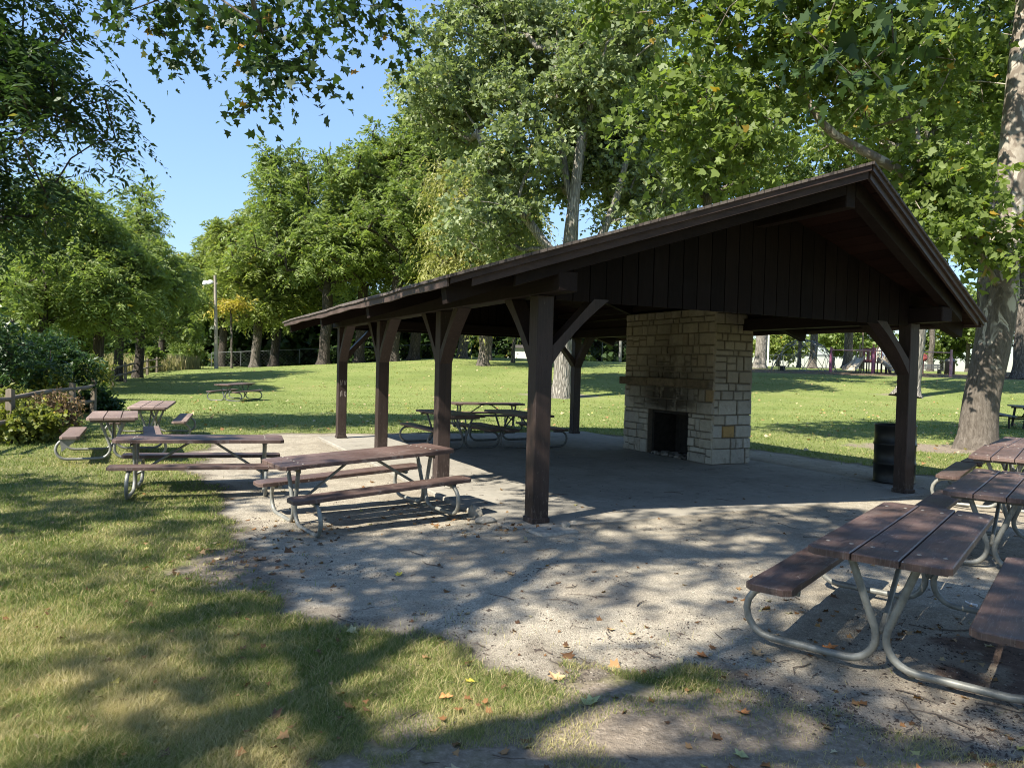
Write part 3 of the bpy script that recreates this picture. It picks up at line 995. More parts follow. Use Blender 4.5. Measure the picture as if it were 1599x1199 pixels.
TABS = [
    ('brown picnic table half on the slab edge, in front of the second left post', (-1.555, 7.75), 35.0, TM, -.022, -.047),
    ('brown picnic table standing where the gravel meets the lawn, seen side-on', (-3.86, 9.08), 20.5, TM, -.035, .014),
    ('faded picnic table on the grass nearest the near rail fence, leaning outwards', (-6.515, 11.93), 117.2, TMO, .0, .011),
    ('faded picnic table on the grass, end to end beyond the leaning one', (-7.32, 14.86), 110, TMO, 0.0, -.015),
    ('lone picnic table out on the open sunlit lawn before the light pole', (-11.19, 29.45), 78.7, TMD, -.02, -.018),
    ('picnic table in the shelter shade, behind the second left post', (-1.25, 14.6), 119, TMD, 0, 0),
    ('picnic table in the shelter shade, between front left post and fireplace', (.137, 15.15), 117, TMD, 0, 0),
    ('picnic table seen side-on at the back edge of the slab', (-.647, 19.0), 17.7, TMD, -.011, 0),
    ('large near picnic table on bare earth, scuffed planks with droppings', (2.525, 4.543), 51.2, TM, -.004, 0),
    ('picnic table standing just behind the near scuffed one', (4.637, 6.811), 50.2, TM, -.02, -.01),
    ('third picnic table in the row towards the mottled trunk', (6.45, 9.40), 52, TM, .01, 0),
    ('last picnic table in the row, closest to the mottled trunk', (7.75, 10.95), 50, TM, .01, 0),
]
for lab, (x, y), deg, tm, dz, rx in TABS:
    t = make_table('picnic_table', lab, (x, y, dz), deg, tm, GT, ry=rx)
    if 'leaning' in lab and 'nearest' in lab:
        m = MB(); m.add([(-.90, .45, .344), (-.90, .69, .344), (-.90, .66, .15), (-.895, .45, .344), (-.895, .69, .344), (-.895, .66, .15)], [(0, 1, 2), (5, 4, 3), (0, 3, 4, 1), (1, 4, 5, 2), (2, 5, 3, 0)])
        m.build('gusset_plate', M['pipe'], t)
# dark square-framed table behind the sycamore
def dark_table(loc, deg):
    t = thing('metal_picnic_table', 'charcoal picnic table with straight black legs behind the mottled trunk', 'picnic table', loc, R(deg))
    m = MB()
    for i in range(3): plank(m, -1.2, 1.2, -.37 + i * .25, -.37 + i * .25 + .24, .72, .765)
    m.build('tabletop', M['darktable'], t)
    for s_ in (-1, 1):
        m = MB(); plank(m, -1.2, 1.2, s_ * .72 - .14, s_ * .72 + .14, .42, .46); m.build('bench_seat', M['darktable'], t)
    for x in (-.75, .75):
        m = MB()
        for s_ in (-1, 1):
            m.tube([(x, s_ * .22, .71), (x, s_ * .3, .02)], .04, 8); m.tube([(x, s_ * .72, .41), (x, s_ * .72, .02)], .03, 8)
        m.tube([(x, -.74, .36), (x, .74, .36)], .03, 8); m.tube([(x, -.34, .69), (x, .34, .69)], .03, 8)
        m.build('leg_frame', M['blacksteel'], t)
        m = MB(); m.tube([(x, 0, .36), (x * .15, 0, .70)], .025, 8); m.build('brace', M['blacksteel'], t)
X11 = at(1592, 600, 25).x
dark_table((X11 + .35, 25.0, zg(X11, 25)), 68)

# ------------------------------------------------------------------ trash drum
DX, DY = at(1398, 757, 11.0).x, 11.05
t = thing('trash_drum', 'black steel drum litter bin behind the front right post', 'trash can', (DX, DY, zg(DX, DY)))
m = MB(); r0 = .287
prof = [(r0 - .01, 0), (r0 + .006, .004), (r0 + .006, .02), (r0, .03)]
for zz in (.29, .58):
    prof += [(r0, zz - .03), (r0 + .012, zz - .012), (r0 + .012, zz + .012), (r0, zz + .03)]
prof += [(r0, .845), (r0 + .008, .855), (r0 + .010, .868), (r0 + .002, .876), (r0 - .01, .868)]
m.lathe(prof, 40); ds = m.build('drum_shell', M['black'], t)
m = MB(); m.lathe([(r0 - .011, .866), (r0 - .012, .05), (0.001, .045)], 40); m.build('drum_liner', M['drumdark'], ds)

# broken concrete at the front left post, stones by the slab edge
def rock_mesh(r, seed, flat=.6):
    rng = np.random.default_rng(seed)
    me = bpy.data.meshes.new('rock')
    import bmesh
    bm = bmesh.new(); bmesh.ops.create_icosphere(bm, subdivisions=2, radius=1)
    for v in bm.verts:
        p = v.co
        k = 1 + .28 * math.sin(p.x * 2.3 + seed) * math.cos(p.y * 2.9 + seed * 2) + rng.uniform(-.09, .09)
        v.co = Vector((p.x * r[0] * k, p.y * r[1] * k, p.z * r[2] * k))
    bm.to_mesh(me); bm.free()
    return me
M['rock'] = plain_mat('pale_broken_concrete', (.30, .275, .225), .95, 0, .35, 16, .006)
fx, fy = pav(-.02, -.36)
t = tag(MB().build('tmp', None), None) if False else None
m = MB()
m.box(-.26, .20, -.2, .13, -.10, .012, .5, ch=.02, M=Matrix.Rotation(.12, 4, 'Z')); 
fo = m.build('broken_footing', M['rock'], loc=(fx, fy, 0.0), rz=YAW)
tag(fo, 'cracked concrete footing slab at the foot of the front left post', 'footing')
for i, (u, v, r, lab) in enumerate(((-.52, .16, (.11, .06, .045), 'flat pale stone left of the front left post foot'),
                                    (.17, -.30, (.10, .05, .035), 'thin dark shard of concrete right of the front left post foot'),
                                    (-.45, .565, (.085, .05, .085), 'upright pale lump of concrete by the near slab-edge table leg'),
                                    (.34, -.18, (.06, .045, .035), 'small rounded stone in the grit beside the front left post'))):
    x, y = pav(u, v)
    o = link('stone_lump', rock_mesh(r, i + 2), M['rock'], None, (x, y, zg(x, y) + r[2] * .45), YAW + i)
    tag(o, lab, 'stone')

# ------------------------------------------------------------------ foliage toolkit
UPV = np.array([0, 0, 1.0])
def unit(a): return a / np.maximum(np.linalg.norm(a, axis=-1, keepdims=True), 1e-9)
SHAPES = {
    'quad': np.array([(0, 0), (.36, .42), (1, 0), (.36, -.42)]) ,
    'slim': np.array([(0, 0), (.38, .2), (1, 0), (.38, -.2)]),
    'maple': np.array([(0, 0), (.07, .20), (.10, .47), (.37, .26), (.60, .45), (.63, .18), (1.0, 0), (.63, -.18), (.60, -.45), (.37, -.26), (.10, -.47), (.07, -.20)]),
    'syc': np.array([(0, 0), (.10, .42), (.46, .56), (.55, .27), (1.0, 0), (.55, -.27), (.46, -.56), (.10, -.42)]),
}
def leaf_cloud(base, ldir, nrm, size, shape, tint, curl=.18):
    """one polygon per leaf"""
    sh = SHAPES[shape]; k = len(sh)
    n = len(base)
    w = unit(np.cross(nrm, ldir)); nn = np.cross(ldir, w)
    xs = sh[:, 0][None, :, None]; ys = sh[:, 1][None, :, None]
    sz = size[:, None, None]
    V = base[:, None, :] + sz * (xs * ldir[:, None, :] + ys * w[:, None, :] + (np.abs(ys) * curl - xs * xs * curl * .7) * nn[:, None, :])
    F = np.arange(n * k, dtype=np.int32).reshape(n, k)
    return V.reshape(-1, 3), F, np.repeat(tint, k)

def sprays(C, OUT, rng, T=8, L=10, ln=.7, leaf=.16, shape='quad', ang=58, droop=.25, flat=.45, pinnate=False, jit=.5, rad=.25, szvar=.35, up=.35):
    """leaves along T twigs leaving each clump centre"""
    n = len(C)
    d = rng.normal(size=(n, T, 3)); d[..., 2] *= flat
    d = unit(d + OUT[:, None, :] * .75 + UPV * up * .4)
    start = C[:, None, :] + rng.normal(size=(n, T, 3)) * rad * np.array([1, 1, .7])
    length = ln * rng.uniform(.55, 1.2, (n, T, 1))
    s = (np.arange(L) + .6) / L
    s = np.broadcast_to(s[None, None, :, None], (n, T, L, 1))
    if not pinnate: s = np.clip(s + rng.uniform(-.5, .5, (n, T, L, 1)) / L, .02, 1)
    P = start[:, :, None, :] + d[:, :, None, :] * length[:, :, None, :] * s - UPV * droop * length[:, :, None, :] * s * s
    side = np.cross(d, UPV); side = unit(side + rng.normal(size=side.shape) * .35)
    sg = np.where(np.arange(L) % 2 == 0, 1.0, -1.0)[None, None, :, None]
    a = R(ang)
    tang = unit(d[:, :, None, :] - UPV * droop * 2 * s * .6)
    ld = tang * math.cos(a) + side[:, :, None, :] * sg * math.sin(a) - UPV * .18
    ld = unit(ld + rng.normal(size=ld.shape) * (jit * (.35 if pinnate else 1)))
    nb = np.cross(side, d)[:, :, None, :]
    nb = nb * np.sign(nb[..., 2:3] + 1e-6)
    nr = unit(nb + rng.normal(size=ld.shape) * jit * .9)
    nr = unit(nr - ld * np.sum(nr * ld, -1, keepdims=True))
    ct = rng.uniform(-.16, .16, (n, 1, 1))
    tint = np.clip(.45 + ct + rng.normal(size=(n, T, 1)) * .09 + rng.normal(size=(n, T, L)) * .15, 0, .955)
    yl = rng.random((n, T, L)) < .012
    tint = np.where(yl, 1.0, tint)
    sz = leaf * np.clip(1 + rng.normal(size=(n, T, L)) * szvar, .45, 1.7)
    return leaf_cloud(P.reshape(-1, 3), ld.reshape(-1, 3), nr.reshape(-1, 3), sz.ravel(), shape, tint.ravel())

def lobes_points(lobes, rng):
    """lobes: (centre, radii, n) -> clump centres biased to the shell; outward directions"""
    P = []; O = []
    for c, r, n in lobes:
        d = unit(rng.normal(size=(n, 3)))
        d[:, 2] = np.where(d[:, 2] < -.55, -d[:, 2], d[:, 2])
        k = rng.random(n) ** (1 / 2.6)
        k = np.where(rng.random(n) < .18, k * .6, k)
        P.append(np.array(c) + d * k[:, None] * np.array(r)); O.append(unit(d * np.array(r)))
    return np.concatenate(P), np.concatenate(O)

def crown_lobes(c, r, n, clumps, rng, low=-.5, size=.42):
    """an uneven crown: n lobes spread over an ellipsoid, each with its own clumps"""
    out = []
    for i in range(n):
        d = rng.normal(size=3); d /= np.linalg.norm(d)
        if d[2] < low: d[2] = abs(d[2])
        k = rng.uniform(.45, .78)
        s = size * rng.uniform(.65, 1.25)
        out.append((np.array(c) + d * np.array(r) * k, np.array(r) * s * np.array([1, 1, .85]), max(4, int(clumps * s / size / n))))
    return out

class Skel:
    def __init__(s): s.p = []; s.par = []; s.minr = []
    def path(s, pts, par=-1, step=.45, r=None, rng=None, wob=0.0):
        pts = [np.array(p, float) for p in pts]
        q = [pts[0]]
        # Catmull-like: resample polyline
        for a, b in zip(pts[:-1], pts[1:]):
            n = max(1, int(np.linalg.norm(b - a) / step))
            for i in range(1, n + 1): q.append(a + (b - a) * i / n)
        q = np.array(q)
        if len(q) > 4:                      # smooth corners
            for _ in range(2):
                q[1:-1] = .25 * q[:-2] + .5 * q[1:-1] + .25 * q[2:]
        if rng is not None and wob > 0 and len(q) > 3:
            w = rng.normal(size=q.shape) * wob
            for _ in range(2): w[1:-1] = (w[:-2] + w[1:-1] + w[2:]) / 3
            w[0] = 0; q = q + w
        if par >= 0: q = q[1:]
        last = par
        for i, x in enumerate(q):
            s.p.append(x); s.par.append(last); last = len(s.p) - 1
            s.minr.append(0.0 if r is None else float(np.interp(i / max(1, len(q) - 1), np.linspace(0, 1, len(r)), r)))
        return last
    def nearest(s, x): 
        P = np.array(s.p); return int(np.argmin(np.linalg.norm(P - np.array(x), axis=1)))
    def attach(s, C, rng, step=.7, zpen=1.2, root_ok=1.6):
        P = np.zeros((len(s.p) + len(C) * 14, 3)); n = len(s.p); P[:n] = np.array(s.p)
        base = np.array(s.p[0])
        order = np.argsort(np.linalg.norm((C - base) * np.array([1, 1, .6]), axis=1))
        ends = np.zeros(len(C), int)
        for i in order:
            c = C[i]
            dv = c - P[:n]
            cost = np.linalg.norm(dv, axis=1) + zpen * np.maximum(0, -dv[:, 2] + .15 * np.hypot(dv[:, 0], dv[:, 1])) + np.where(P[:n, 2] - base[2] < root_ok, 30, 0)
            j = int(np.argmin(cost)); a = P[j]
            L = np.linalg.norm(c - a); k = int(min(12, max(1, round(L / step))))
            mid = (a + c) / 2 + np.array([0, 0, .10 * L]) + rng.normal(size=3) * .07 * L
            last = j
            for t in np.arange(1, k + 1) / k:
                q = (1 - t) ** 2 * a + 2 * t * (1 - t) * mid + t * t * c
                if t < 1: q = q + rng.normal(size=3) * .03 * L / k
                s.p.append(q); s.par.append(last); s.minr.append(0); P[n] = q; last = n; n += 1
            ends[i] = last
        return ends
    def radii(s, R0, tip=.012, expo=.5):
        n = len(s.p); cnt = np.zeros(n)
        kids = np.zeros(n, int)
        for p in s.par:
            if p >= 0: kids[p] += 1
        cnt[kids == 0] = 1
        for i in range(n - 1, -1, -1):
            if s.par[i] >= 0: cnt[s.par[i]] += cnt[i]
        tot = cnt[0]
        r = np.maximum(R0 * (cnt / tot) ** expo, tip)
        return np.maximum(r, np.array(s.minr))
    def mesh(s, name, R0, tip=.012, expo=.5, flare=.5, fl_h=.5, big=.12, lobesn=5, seed=0):
        r = s.radii(R0, tip, expo); n = len(s.p); P = np.array(s.p)
        kids = [[] for _ in range(n)]
        for i, p in enumerate(s.par):
            if p >= 0: kids[p].append(i)
        V = []; F = []; nv = 0
        stack = [(0, None)]
        base = P[0]
        while stack:
            st, frm = stack.pop()
            chain = [st]; 
            while kids[chain[-1]]:
                ks = sorted(kids[chain[-1]], key=lambda i: -r[i])
                for o in ks[1:]: stack.append((o, chain[-1]))
                chain.append(ks[0])
            pts = [P[i] for i in chain]; rr = [r[i] for i in chain]
            if frm is not None:
                pts = [P[frm]] + pts; rr = [min(r[frm] * .8, rr[0] * 1.15)] + rr
            if len(pts) < 2: continue
            pts = np.array(pts); rr = np.array(rr)
            k = 18 if rr.max() > .25 else (10 if rr.max() > big else (6 if rr.max() > .04 else 4))
            d = np.gradient(pts, axis=0); d = unit(d)
            ref = np.array([1.0, .13, .07]); a = unit(np.cross(d, ref)); b = np.cross(a, d)
            th = np.arange(k) * 2 * PI / k
            R_ = rr[:, None] * np.ones((1, k))
            if frm is None and flare > 0:
                h = pts[:, 2] - base[2]
                f = np.exp(-np.maximum(h, 0) / fl_h)[:, None]
                R_ = R_ * (1 + flare * f * (1 + .45 * np.sin(lobesn * th[None, :] + seed)) + .045 * np.sin(3 * th[None, :] + h[:, None] * .8))
            ring = pts[:, None, :] + R_[..., None] * (np.cos(th)[None, :, None] * a[:, None, :] + np.sin(th)[None, :, None] * b[:, None, :])
            m_ = len(pts)
            idx = nv + np.arange(m_ * k).reshape(m_, k)
            q = np.stack([idx[:-1], np.roll(idx, -1, 1)[:-1], np.roll(idx, -1, 1)[1:], idx[1:]], -1).reshape(-1, 4)
            V.append(ring.reshape(-1, 3)); F.append(q); nv += m_ * k
        return fast_mesh(name, np.concatenate(V), np.concatenate(F), smooth=True)

def tree(name, label, cat, x, y, seed, trunk, R0, lobes, leafmat, bark, spec, limbs=(), extra=None, group=None, flare=.5, fl_h=.45, tip=.014, expo=.5, step=.7, wob=.05, z=None, zpen=1.2, root_ok=1.6, foliage='crown', stem='trunk'):
    """trunk: list of (dx,dy,z[,r]); lobes in local coordinates"""
    rng = np.random.default_rng(seed)
    zb = zg(x, y) - .05 if z is None else z
    t = thing(name, label, cat, (x, y, zb), 0, group)
    sk = Skel()
    sk.path([p[:3] for p in trunk], -1, .35, r=[p[3] for p in trunk] if len(trunk[0]) > 3 else None, rng=rng, wob=wob)
    for lb in limbs:
        j = sk.nearest(lb[0][:3])
        sk.path([tuple(sk.p[j])] + [p[:3] for p in lb[1:]], j, .4, r=[lb[0][3]] + [p[3] for p in lb[1:]] if len(lb[0]) > 3 else None, rng=rng, wob=wob)
    C, O = lobes_points(lobes, rng)
    if extra is not None:
        EX = np.array(extra, float); C = np.concatenate([C, EX]); O = np.concatenate([O, np.tile([0, 0, -.3], (len(EX), 1))])
    sk.attach(C, rng, step, zpen, root_ok)
    me = sk.mesh(stem, R0, tip, expo, flare, fl_h, seed=seed)
    link(stem, me, M[bark], t)
    V, F, T = sprays(C, O, rng, **spec)
    me = fast_mesh(foliage, V, F, T)
    link(foliage, me, M[leafmat], t)
    return t

# bark
M['bark_syc'] = bark_mat('mottled_plane_bark', [(.25, (.16, .135, .105)), (.5, (.25, .215, .17)), (.75, (.36, .325, .27))], 3, 2, .02,
                         patch=[(.44, .47, (.17, .14, .11)), (.55, .58, (.42, .38, .31)), (.66, .69, (.24, .20, .15))], base=((.06, .05, .04), (.115, .098, .08), (.19, .165, .14)))
M['bark_sycb'] = bark_mat('grey_plane_base_bark', [(.3, (.13, .11, .09)), (.55, (.22, .19, .16)), (.8, (.32, .28, .235))], 9, 4, .02,
                         patch=[(.60, .64, (.36, .32, .27))])
M['bark_grey'] = bark_mat('grey_furrowed_bark', [(.25, (.17, .155, .13)), (.5, (.29, .265, .23)), (.75, (.42, .39, .34))], 7, 1.1, .05)
M['bark_dark'] = bark_mat('dark_furrowed_bark', [(.25, (.045, .037, .03)), (.5, (.085, .072, .06)), (.75, (.14, .12, .10))], 7, 1.3, .04)
M['bark_mid'] = bark_mat('brown_grey_bark', [(.25, (.09, .076, .062)), (.5, (.16, .14, .118)), (.75, (.24, .215, .185))], 7, 1.2, .04)
# leaves
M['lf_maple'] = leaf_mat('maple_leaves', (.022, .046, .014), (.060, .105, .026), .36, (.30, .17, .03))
M['lf_syc'] = leaf_mat('plane_leaves', (.085, .125, .028), (.215, .275, .070), .48, (.36, .24, .035))
M['lf_silver'] = leaf_mat('silver_green_leaves', (.13, .165, .078), (.30, .35, .18), .38, (.30, .26, .09))
M['lf_locust'] = leaf_mat('locust_leaves', (.14, .18, .046), (.30, .345, .11), .46, (.40, .30, .05))
M['lf_walnut'] = leaf_mat('walnut_leaves', (.115, .162, .044), (.265, .325, .105), .46, (.28, .24, .05))
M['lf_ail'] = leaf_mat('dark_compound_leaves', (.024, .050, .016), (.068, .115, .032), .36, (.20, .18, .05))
M['lf_willow'] = leaf_mat('willow_leaves', (.19, .20, .055), (.35, .345, .12), .42, (.42, .33, .07))
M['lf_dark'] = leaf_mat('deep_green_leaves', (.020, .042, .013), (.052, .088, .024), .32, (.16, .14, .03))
M['lf_mid'] = leaf_mat('mid_green_leaves', (.10, .145, .04), (.235, .295, .088), .44, (.34, .26, .05))
M['lf_shrub'] = leaf_mat('glossy_shrub_leaves', (.020, .048, .016), (.055, .105, .030), .28, (.12, .15, .03), rough=.4)
M['lf_weed'] = leaf_mat('yellow_green_weeds', (.10, .13, .025), (.24, .25, .055), .38, (.45, .33, .06), .1)
M['lf_dead'] = leaf_mat('dry_brown_leaves', (.10, .065, .035), (.21, .14, .075), .2, (.28, .2, .1))
M['lf_gold'] = leaf_mat('golden_leaves', (.30, .25, .05), (.48, .39, .08), .4)

SP = dict
near_maple = SP(T=10, L=9, ln=.52, leaf=.079, shape='maple', ang=55, droop=.45, flat=.45, jit=.55, rad=.14)
far = lambda leaf, ln, T=9, L=10, **k: SP(dict(T=T, L=L, ln=ln, leaf=leaf, shape='quad', ang=50, droop=.3, flat=.55, jit=.6, rad=ln * .4), **k)
pinn = lambda leaf, ln, T=9, L=12, **k: SP(dict(T=T, L=L, ln=ln, leaf=leaf, shape='slim', ang=66, droop=.45, flat=.4, pinnate=True, jit=.45, rad=ln * .35), **k)
RG = np.random.default_rng(99)

# ---- trees
# overhanging maple behind and left of the viewer: hanging twigs reach into the top of the view
def hang(lst):
    return [tuple(at(px, py, Y)) for px, py, Y in lst]
hang_pts = hang([(195, 20, 7.2), (235, 32, 7.4), (262, 56, 7.3), (290, 10, 7.5), (335, 26, 7.1), (385, 8, 7.0), (405, 40, 6.8), (428, 62, 6.8), (418, 95, 6.7), (432, 128, 6.7), (452, 38, 6.7), (447, 85, 6.7), (470, 12, 6.9), (545, 6, 7.4), (592, 10, 7.5), (604, 26, 7.6), (430, -12, 6.9), (490, -25, 7), (560, -30, 7.2), (230, -20, 7.3), (330, -25, 7.1), (432, 150, 6.7)])
mx_, my_ = -5.6, -2.2
mz = zg(mx_, my_) - .05
ex = [(p[0] - mx_, p[1] - my_, p[2] - mz) for p in hang_pts]
lob = crown_lobes((.4, 2.3, 8.4), (5.4, 4.0, 3.2), 30, 450, RG, low=-.25, size=.23)
tree('maple_tree', 'overhanging maple whose leafy twigs hang into the top left sky', 'tree', mx_, my_, 5, [(0, 0, 0), (.1, .1, 2.5), (.0, .3, 5), (.4, .6, 8.5), (.6, .8, 11)], .32, lob, 'lf_maple', 'bark_mid', near_maple,
     limbs=[[(.0, .3, 4.8), (.9, 3.2, 6.4), (2.0, 6.3, 7.6), (2.9, 8.4, 7.6)]], extra=ex, flare=.5, expo=.88, tip=.004, step=.45)
# second maple to the right, its big leaves close to the viewer at the top right
hp2 = hang([(1262, 50, 5.8), (1395, 70, 5.6), (1330, 118, 5.9), (1300, -40, 5.2), (1390, -30, 5.2)])
mx2, my2 = 4.6, -2.6
mz2 = zg(mx2, my2) - .05
ex2 = [(p[0] - mx2, p[1] - my2, p[2] - mz2) for p in hp2]
lob = crown_lobes((-.6, .3, 7.6), (4.4, 3.9, 3.0), 20, 300, RG, low=-.15, size=.24)
tree('maple_tree', 'maple just outside the view whose large leaves droop close at the top right', 'tree', mx2, my2, 6, [(0, 0, 0), (-.1, .1, 2.2), (-.2, .3, 4.5), (-.5, .5, 9)], .28, lob, 'lf_maple', 'bark_mid', SP(near_maple, leaf=.10, T=7, L=5),
     limbs=[[(-.2, .25, 3.9), (-1.0, 2.2, 4.6), (-2.2, 4.9, 4.7), (-2.7, 6.9, 5.2)]], extra=ex2, expo=.85, tip=.004, step=.45)
# third tree far to the left of the viewer, shading the lawn's left edge
lob = crown_lobes((0, 0, 7.8), (4.0, 4.0, 3.2), 16, 110, RG, low=-.3, size=.25)
tree('maple_tree', 'broad maple standing left of the viewer, only its shadow falls in view', 'tree', -11.8, 1.2, 7, [(0, 0, 0), (.1, 0, 2.5), (.2, .1, 5), (0, .1, 10)], .28, lob, 'lf_maple', 'bark_mid', SP(near_maple, leaf=.13, T=6, L=7))

for i, (x, y, h, r, lab) in enumerate(((-1.0, -13, 13, 5.0, 'unseen maple added well behind the viewer on the left to dim the sky light'), (7.5, -10.5, 13, 5.2, 'unseen maple added well behind the viewer on the right to dim the sky light'), (15.5, -1.5, 13, 5.0, 'unseen maple added off to the right of the viewer to dim the sky light'))):  # trees added out of view to block sky light and deepen the shade
    lob = crown_lobes((0, 0, h * .62), (r, r, h * .33), 12, 190, RG, low=-.4, size=.36)
    tree('maple_tree', lab, 'tree', x, y, 300 + i, [(0, 0, 0), (.1, 0, 2.5), (.2, .1, 5), (0, .1, h * .85)], .3, lob, 'lf_maple', 'bark_mid', far(.24, .9, 8, 8))
# ailanthus at the left edge
lob = [((.6, .5, 8.2), (3.1, 2.6, 2.6), 120), ((2.1, .5, 6.6), (2.0, 1.8, 1.5), 70), ((1.6, .3, 10.6), (2.0, 2.0, 1.6), 64), ((1.0, .5, 4.7), (2.2, 1.8, 1.2), 60), ((-1.0, 0, 7), (2.5, 2.2, 2.5), 20)]
tree('compound_leaf_tree', 'tall dark feathery-leaved tree cut by the left edge of the view', 'tree', -12.6, 14.8, 11, [(0, 0, 0), (.2, 0, 3), (.5, .1, 6), (.8, .3, 11)], .2, lob, 'lf_ail', 'bark_dark',
     pinn(.14, .80, 9, 16, droop=.75), limbs=[[(.3, 0, 3.6), (1.4, .2, 6), (2.6, .4, 7.6), (3.2, .4, 8.4)]])
# left middle group of walnuts
WAL = [(60, 31, 10.2, 3.4, 'walnut tree behind the dark bush, leftmost of the group'), (112, 34.5, 10.0, 3.0, 'forked walnut tree rising behind the dark bush'), (150, 33, 8.6, 3.0, 'slim walnut tree with a low sweeping branch left of the rail fence'),
       (183, 41, 10.5, 3.4, 'walnut tree at the near end of the far rail fence'), (-15, 36, 12.5, 3.8, 'tall walnut tree at the left edge behind the others'), (215, 44, 12.5, 4.0, 'walnut tree with a spiky top against the blue gap of sky'), (250, 60, 10.5, 4.2, 'dark rounded tree overhanging the tall grass near the light pole')]
for i, (px, Y, h, r, lab) in enumerate(WAL):
    x = gx(px, Y)
    lob = crown_lobes((0.2, 0, h * .55), (r, r * .9, h * .45), 16, 270, RG, low=-.92, size=.36)
    tree('walnut_tree', lab, 'tree', x, Y, 20 + i, [(0, 0, 0), (.1, 0, 1.8), (.2, .1, h * .4), (.3, 0, h * .85)], .15 + .008 * h, lob, 'lf_walnut', 'bark_dark',
         pinn(.125 + .0012 * Y, .70, 11, 13, flat=.65, droop=.6), group='trees along the left fence', root_ok=1.5)
# background row left to centre
BG = [  # px, Y, height, radius, leaf mat, label, px offset of crown
    (398, 74, 17.0, 6.2, 'lf_locust', 'locust tree with a stout pale trunk just right of the light pole'),
    (345, 86, 17.5, 6.0, 'lf_locust', 'yellowing locust tree behind the light pole'),
    (428, 78, 19.0, 6.0, 'lf_locust', 'locust tree with a leaning trunk at the edge of the lawn'),
    (505, 70, 25.0, 7.6, 'lf_walnut', 'big rounded tree, tallest of the far centre, above the shelter eave'),
    (560, 72, 22.0, 6.2, 'lf_walnut', 'tree with a short leaning trunk seen beside the far left post'),
    (613, 69, 26.0, 8.2, 'lf_walnut', 'massive tree with dark twin trunks seen between the left posts'),
    (646, 72, 25.0, 7.0, 'lf_walnut', 'tree with a dark trunk standing right of the twin trunks'),
    (722, 74, 22.0, 6.4, 'lf_mid', 'tree with slim pale trunk seen right of the second left post'),
]
for i, (px, Y, h, r, mt, lab) in enumerate(BG):
    x = gx(px, Y)
    lob = crown_lobes((0, 0, h * .56), (r * 1.12, r * .9, h * .42), 16, 470, RG, low=-.9, size=.40)
    tree('broadleaf_tree', lab, 'tree', x, Y, 40 + i, [(0, 0, 0), (.15, 0, 2.5), (.3, .1, h * .35), (.2, 0, h * .85)], .30 + .008 * h, lob, mt, 'bark_mid' if i in (0, 7) else 'bark_dark',
         pinn(.34, 1.15, 10, 12, droop=.6, flat=.75) if mt != 'lf_mid' else far(.34, 1.2), group='trees across the lawn', root_ok=2.2, step=1.2)
# willow with drooping curtains
wx = gx(755, 57)
lob = [((0, 0, 11.5), (4.2, 4, 4.0), 70), ((-1.5, 0, 8.5), (3.4, 3, 3.6), 60), ((1.2, -.5, 6.5), (3.0, 2.6, 3.0), 45), ((-2.8, 0, 14.2), (2.2, 2, 2.0), 24)]
tree('willow_tree', 'yellow-green willow with drooping curtains of leaves', 'tree', wx, 57, 60, [(0, 0, 0), (0, 0, 2.5), (-.3, 0, 6), (-.5, 0, 13)], .38, lob, 'lf_willow', 'bark_mid',
     SP(T=12, L=18, ln=1.7, leaf=.26, shape='slim', ang=25, droop=1.5, flat=.5, jit=.4, rad=.5, up=-.2), root_ok=2.5)
# the big silver maple behind the shelter
bx = gx(878, 36.0)
lob = crown_lobes((-1.5, 2.6, 15.5), (8.2, 4.8, 8.0), 28, 800, RG, low=-.95, size=.26)
lob += [((.6, -1.8, 14.8), (2.6, 1.6, 1.9), 44), ((-2.2, -1.6, 11.6), (2.2, 1.3, 1.4), 34), ((2.8, -1.4, 17.5), (2.6, 1.6, 2.2), 40), ((-6.2, 0, 14.6), (2.0, 1.8, 1.6), 26), ((-6.6, -.5, 17.5), (1.6, 1.6, 1.3), 18), ((-3.6, -1, 9.5), (2.6, 2, 1.9), 34), ((3.8, 1.5, 10), (2.8, 2.4, 3.0), 44), ((-3.6, 2.5, 8.0), (2.8, 2, 2.4), 40)]
tree('silver_maple', 'tall silver-green tree with pale forked trunks directly behind the shelter', 'tree', bx, 36.0, 61,
     [(0, 0, 0, .44), (0, 0, 2.5, .38), (.05, 0, 5.5, .34), (.25, -.3, 9, .27), (.55, -.5, 12.5, .19), (1.3, .2, 15.5, .10), (1.6, 1.2, 19, .04)], .44, lob, 'lf_silver', 'bark_grey',
     far(.205, .85, 10, 10), limbs=[[(0, 0, 2.2, .30), (.7, .3, 4.5, .28), (1.3, .5, 7, .22), (2.4, .4, 9.6, .17), (3.2, .4, 13, .09)],
                                 [(.1, 0, 6.3, .16), (-1.6, -.2, 8.3, .13), (-3.2, -.3, 10.4, .1), (-4.6, -.3, 13.2, .05)],
                                 [(.3, 0, 9.2, .16), (-.2, 0, 11.5, .13), (-.6, 0, 14.5, .08), (-.7, 0, 18, .04)],
                                 [(0, 0, 2.0, .24), (.35, .7, 5, .22), (.5, 1.0, 10, .15), (1.2, 1.2, 15, .07)]], root_ok=4, flare=.45, wob=.03)
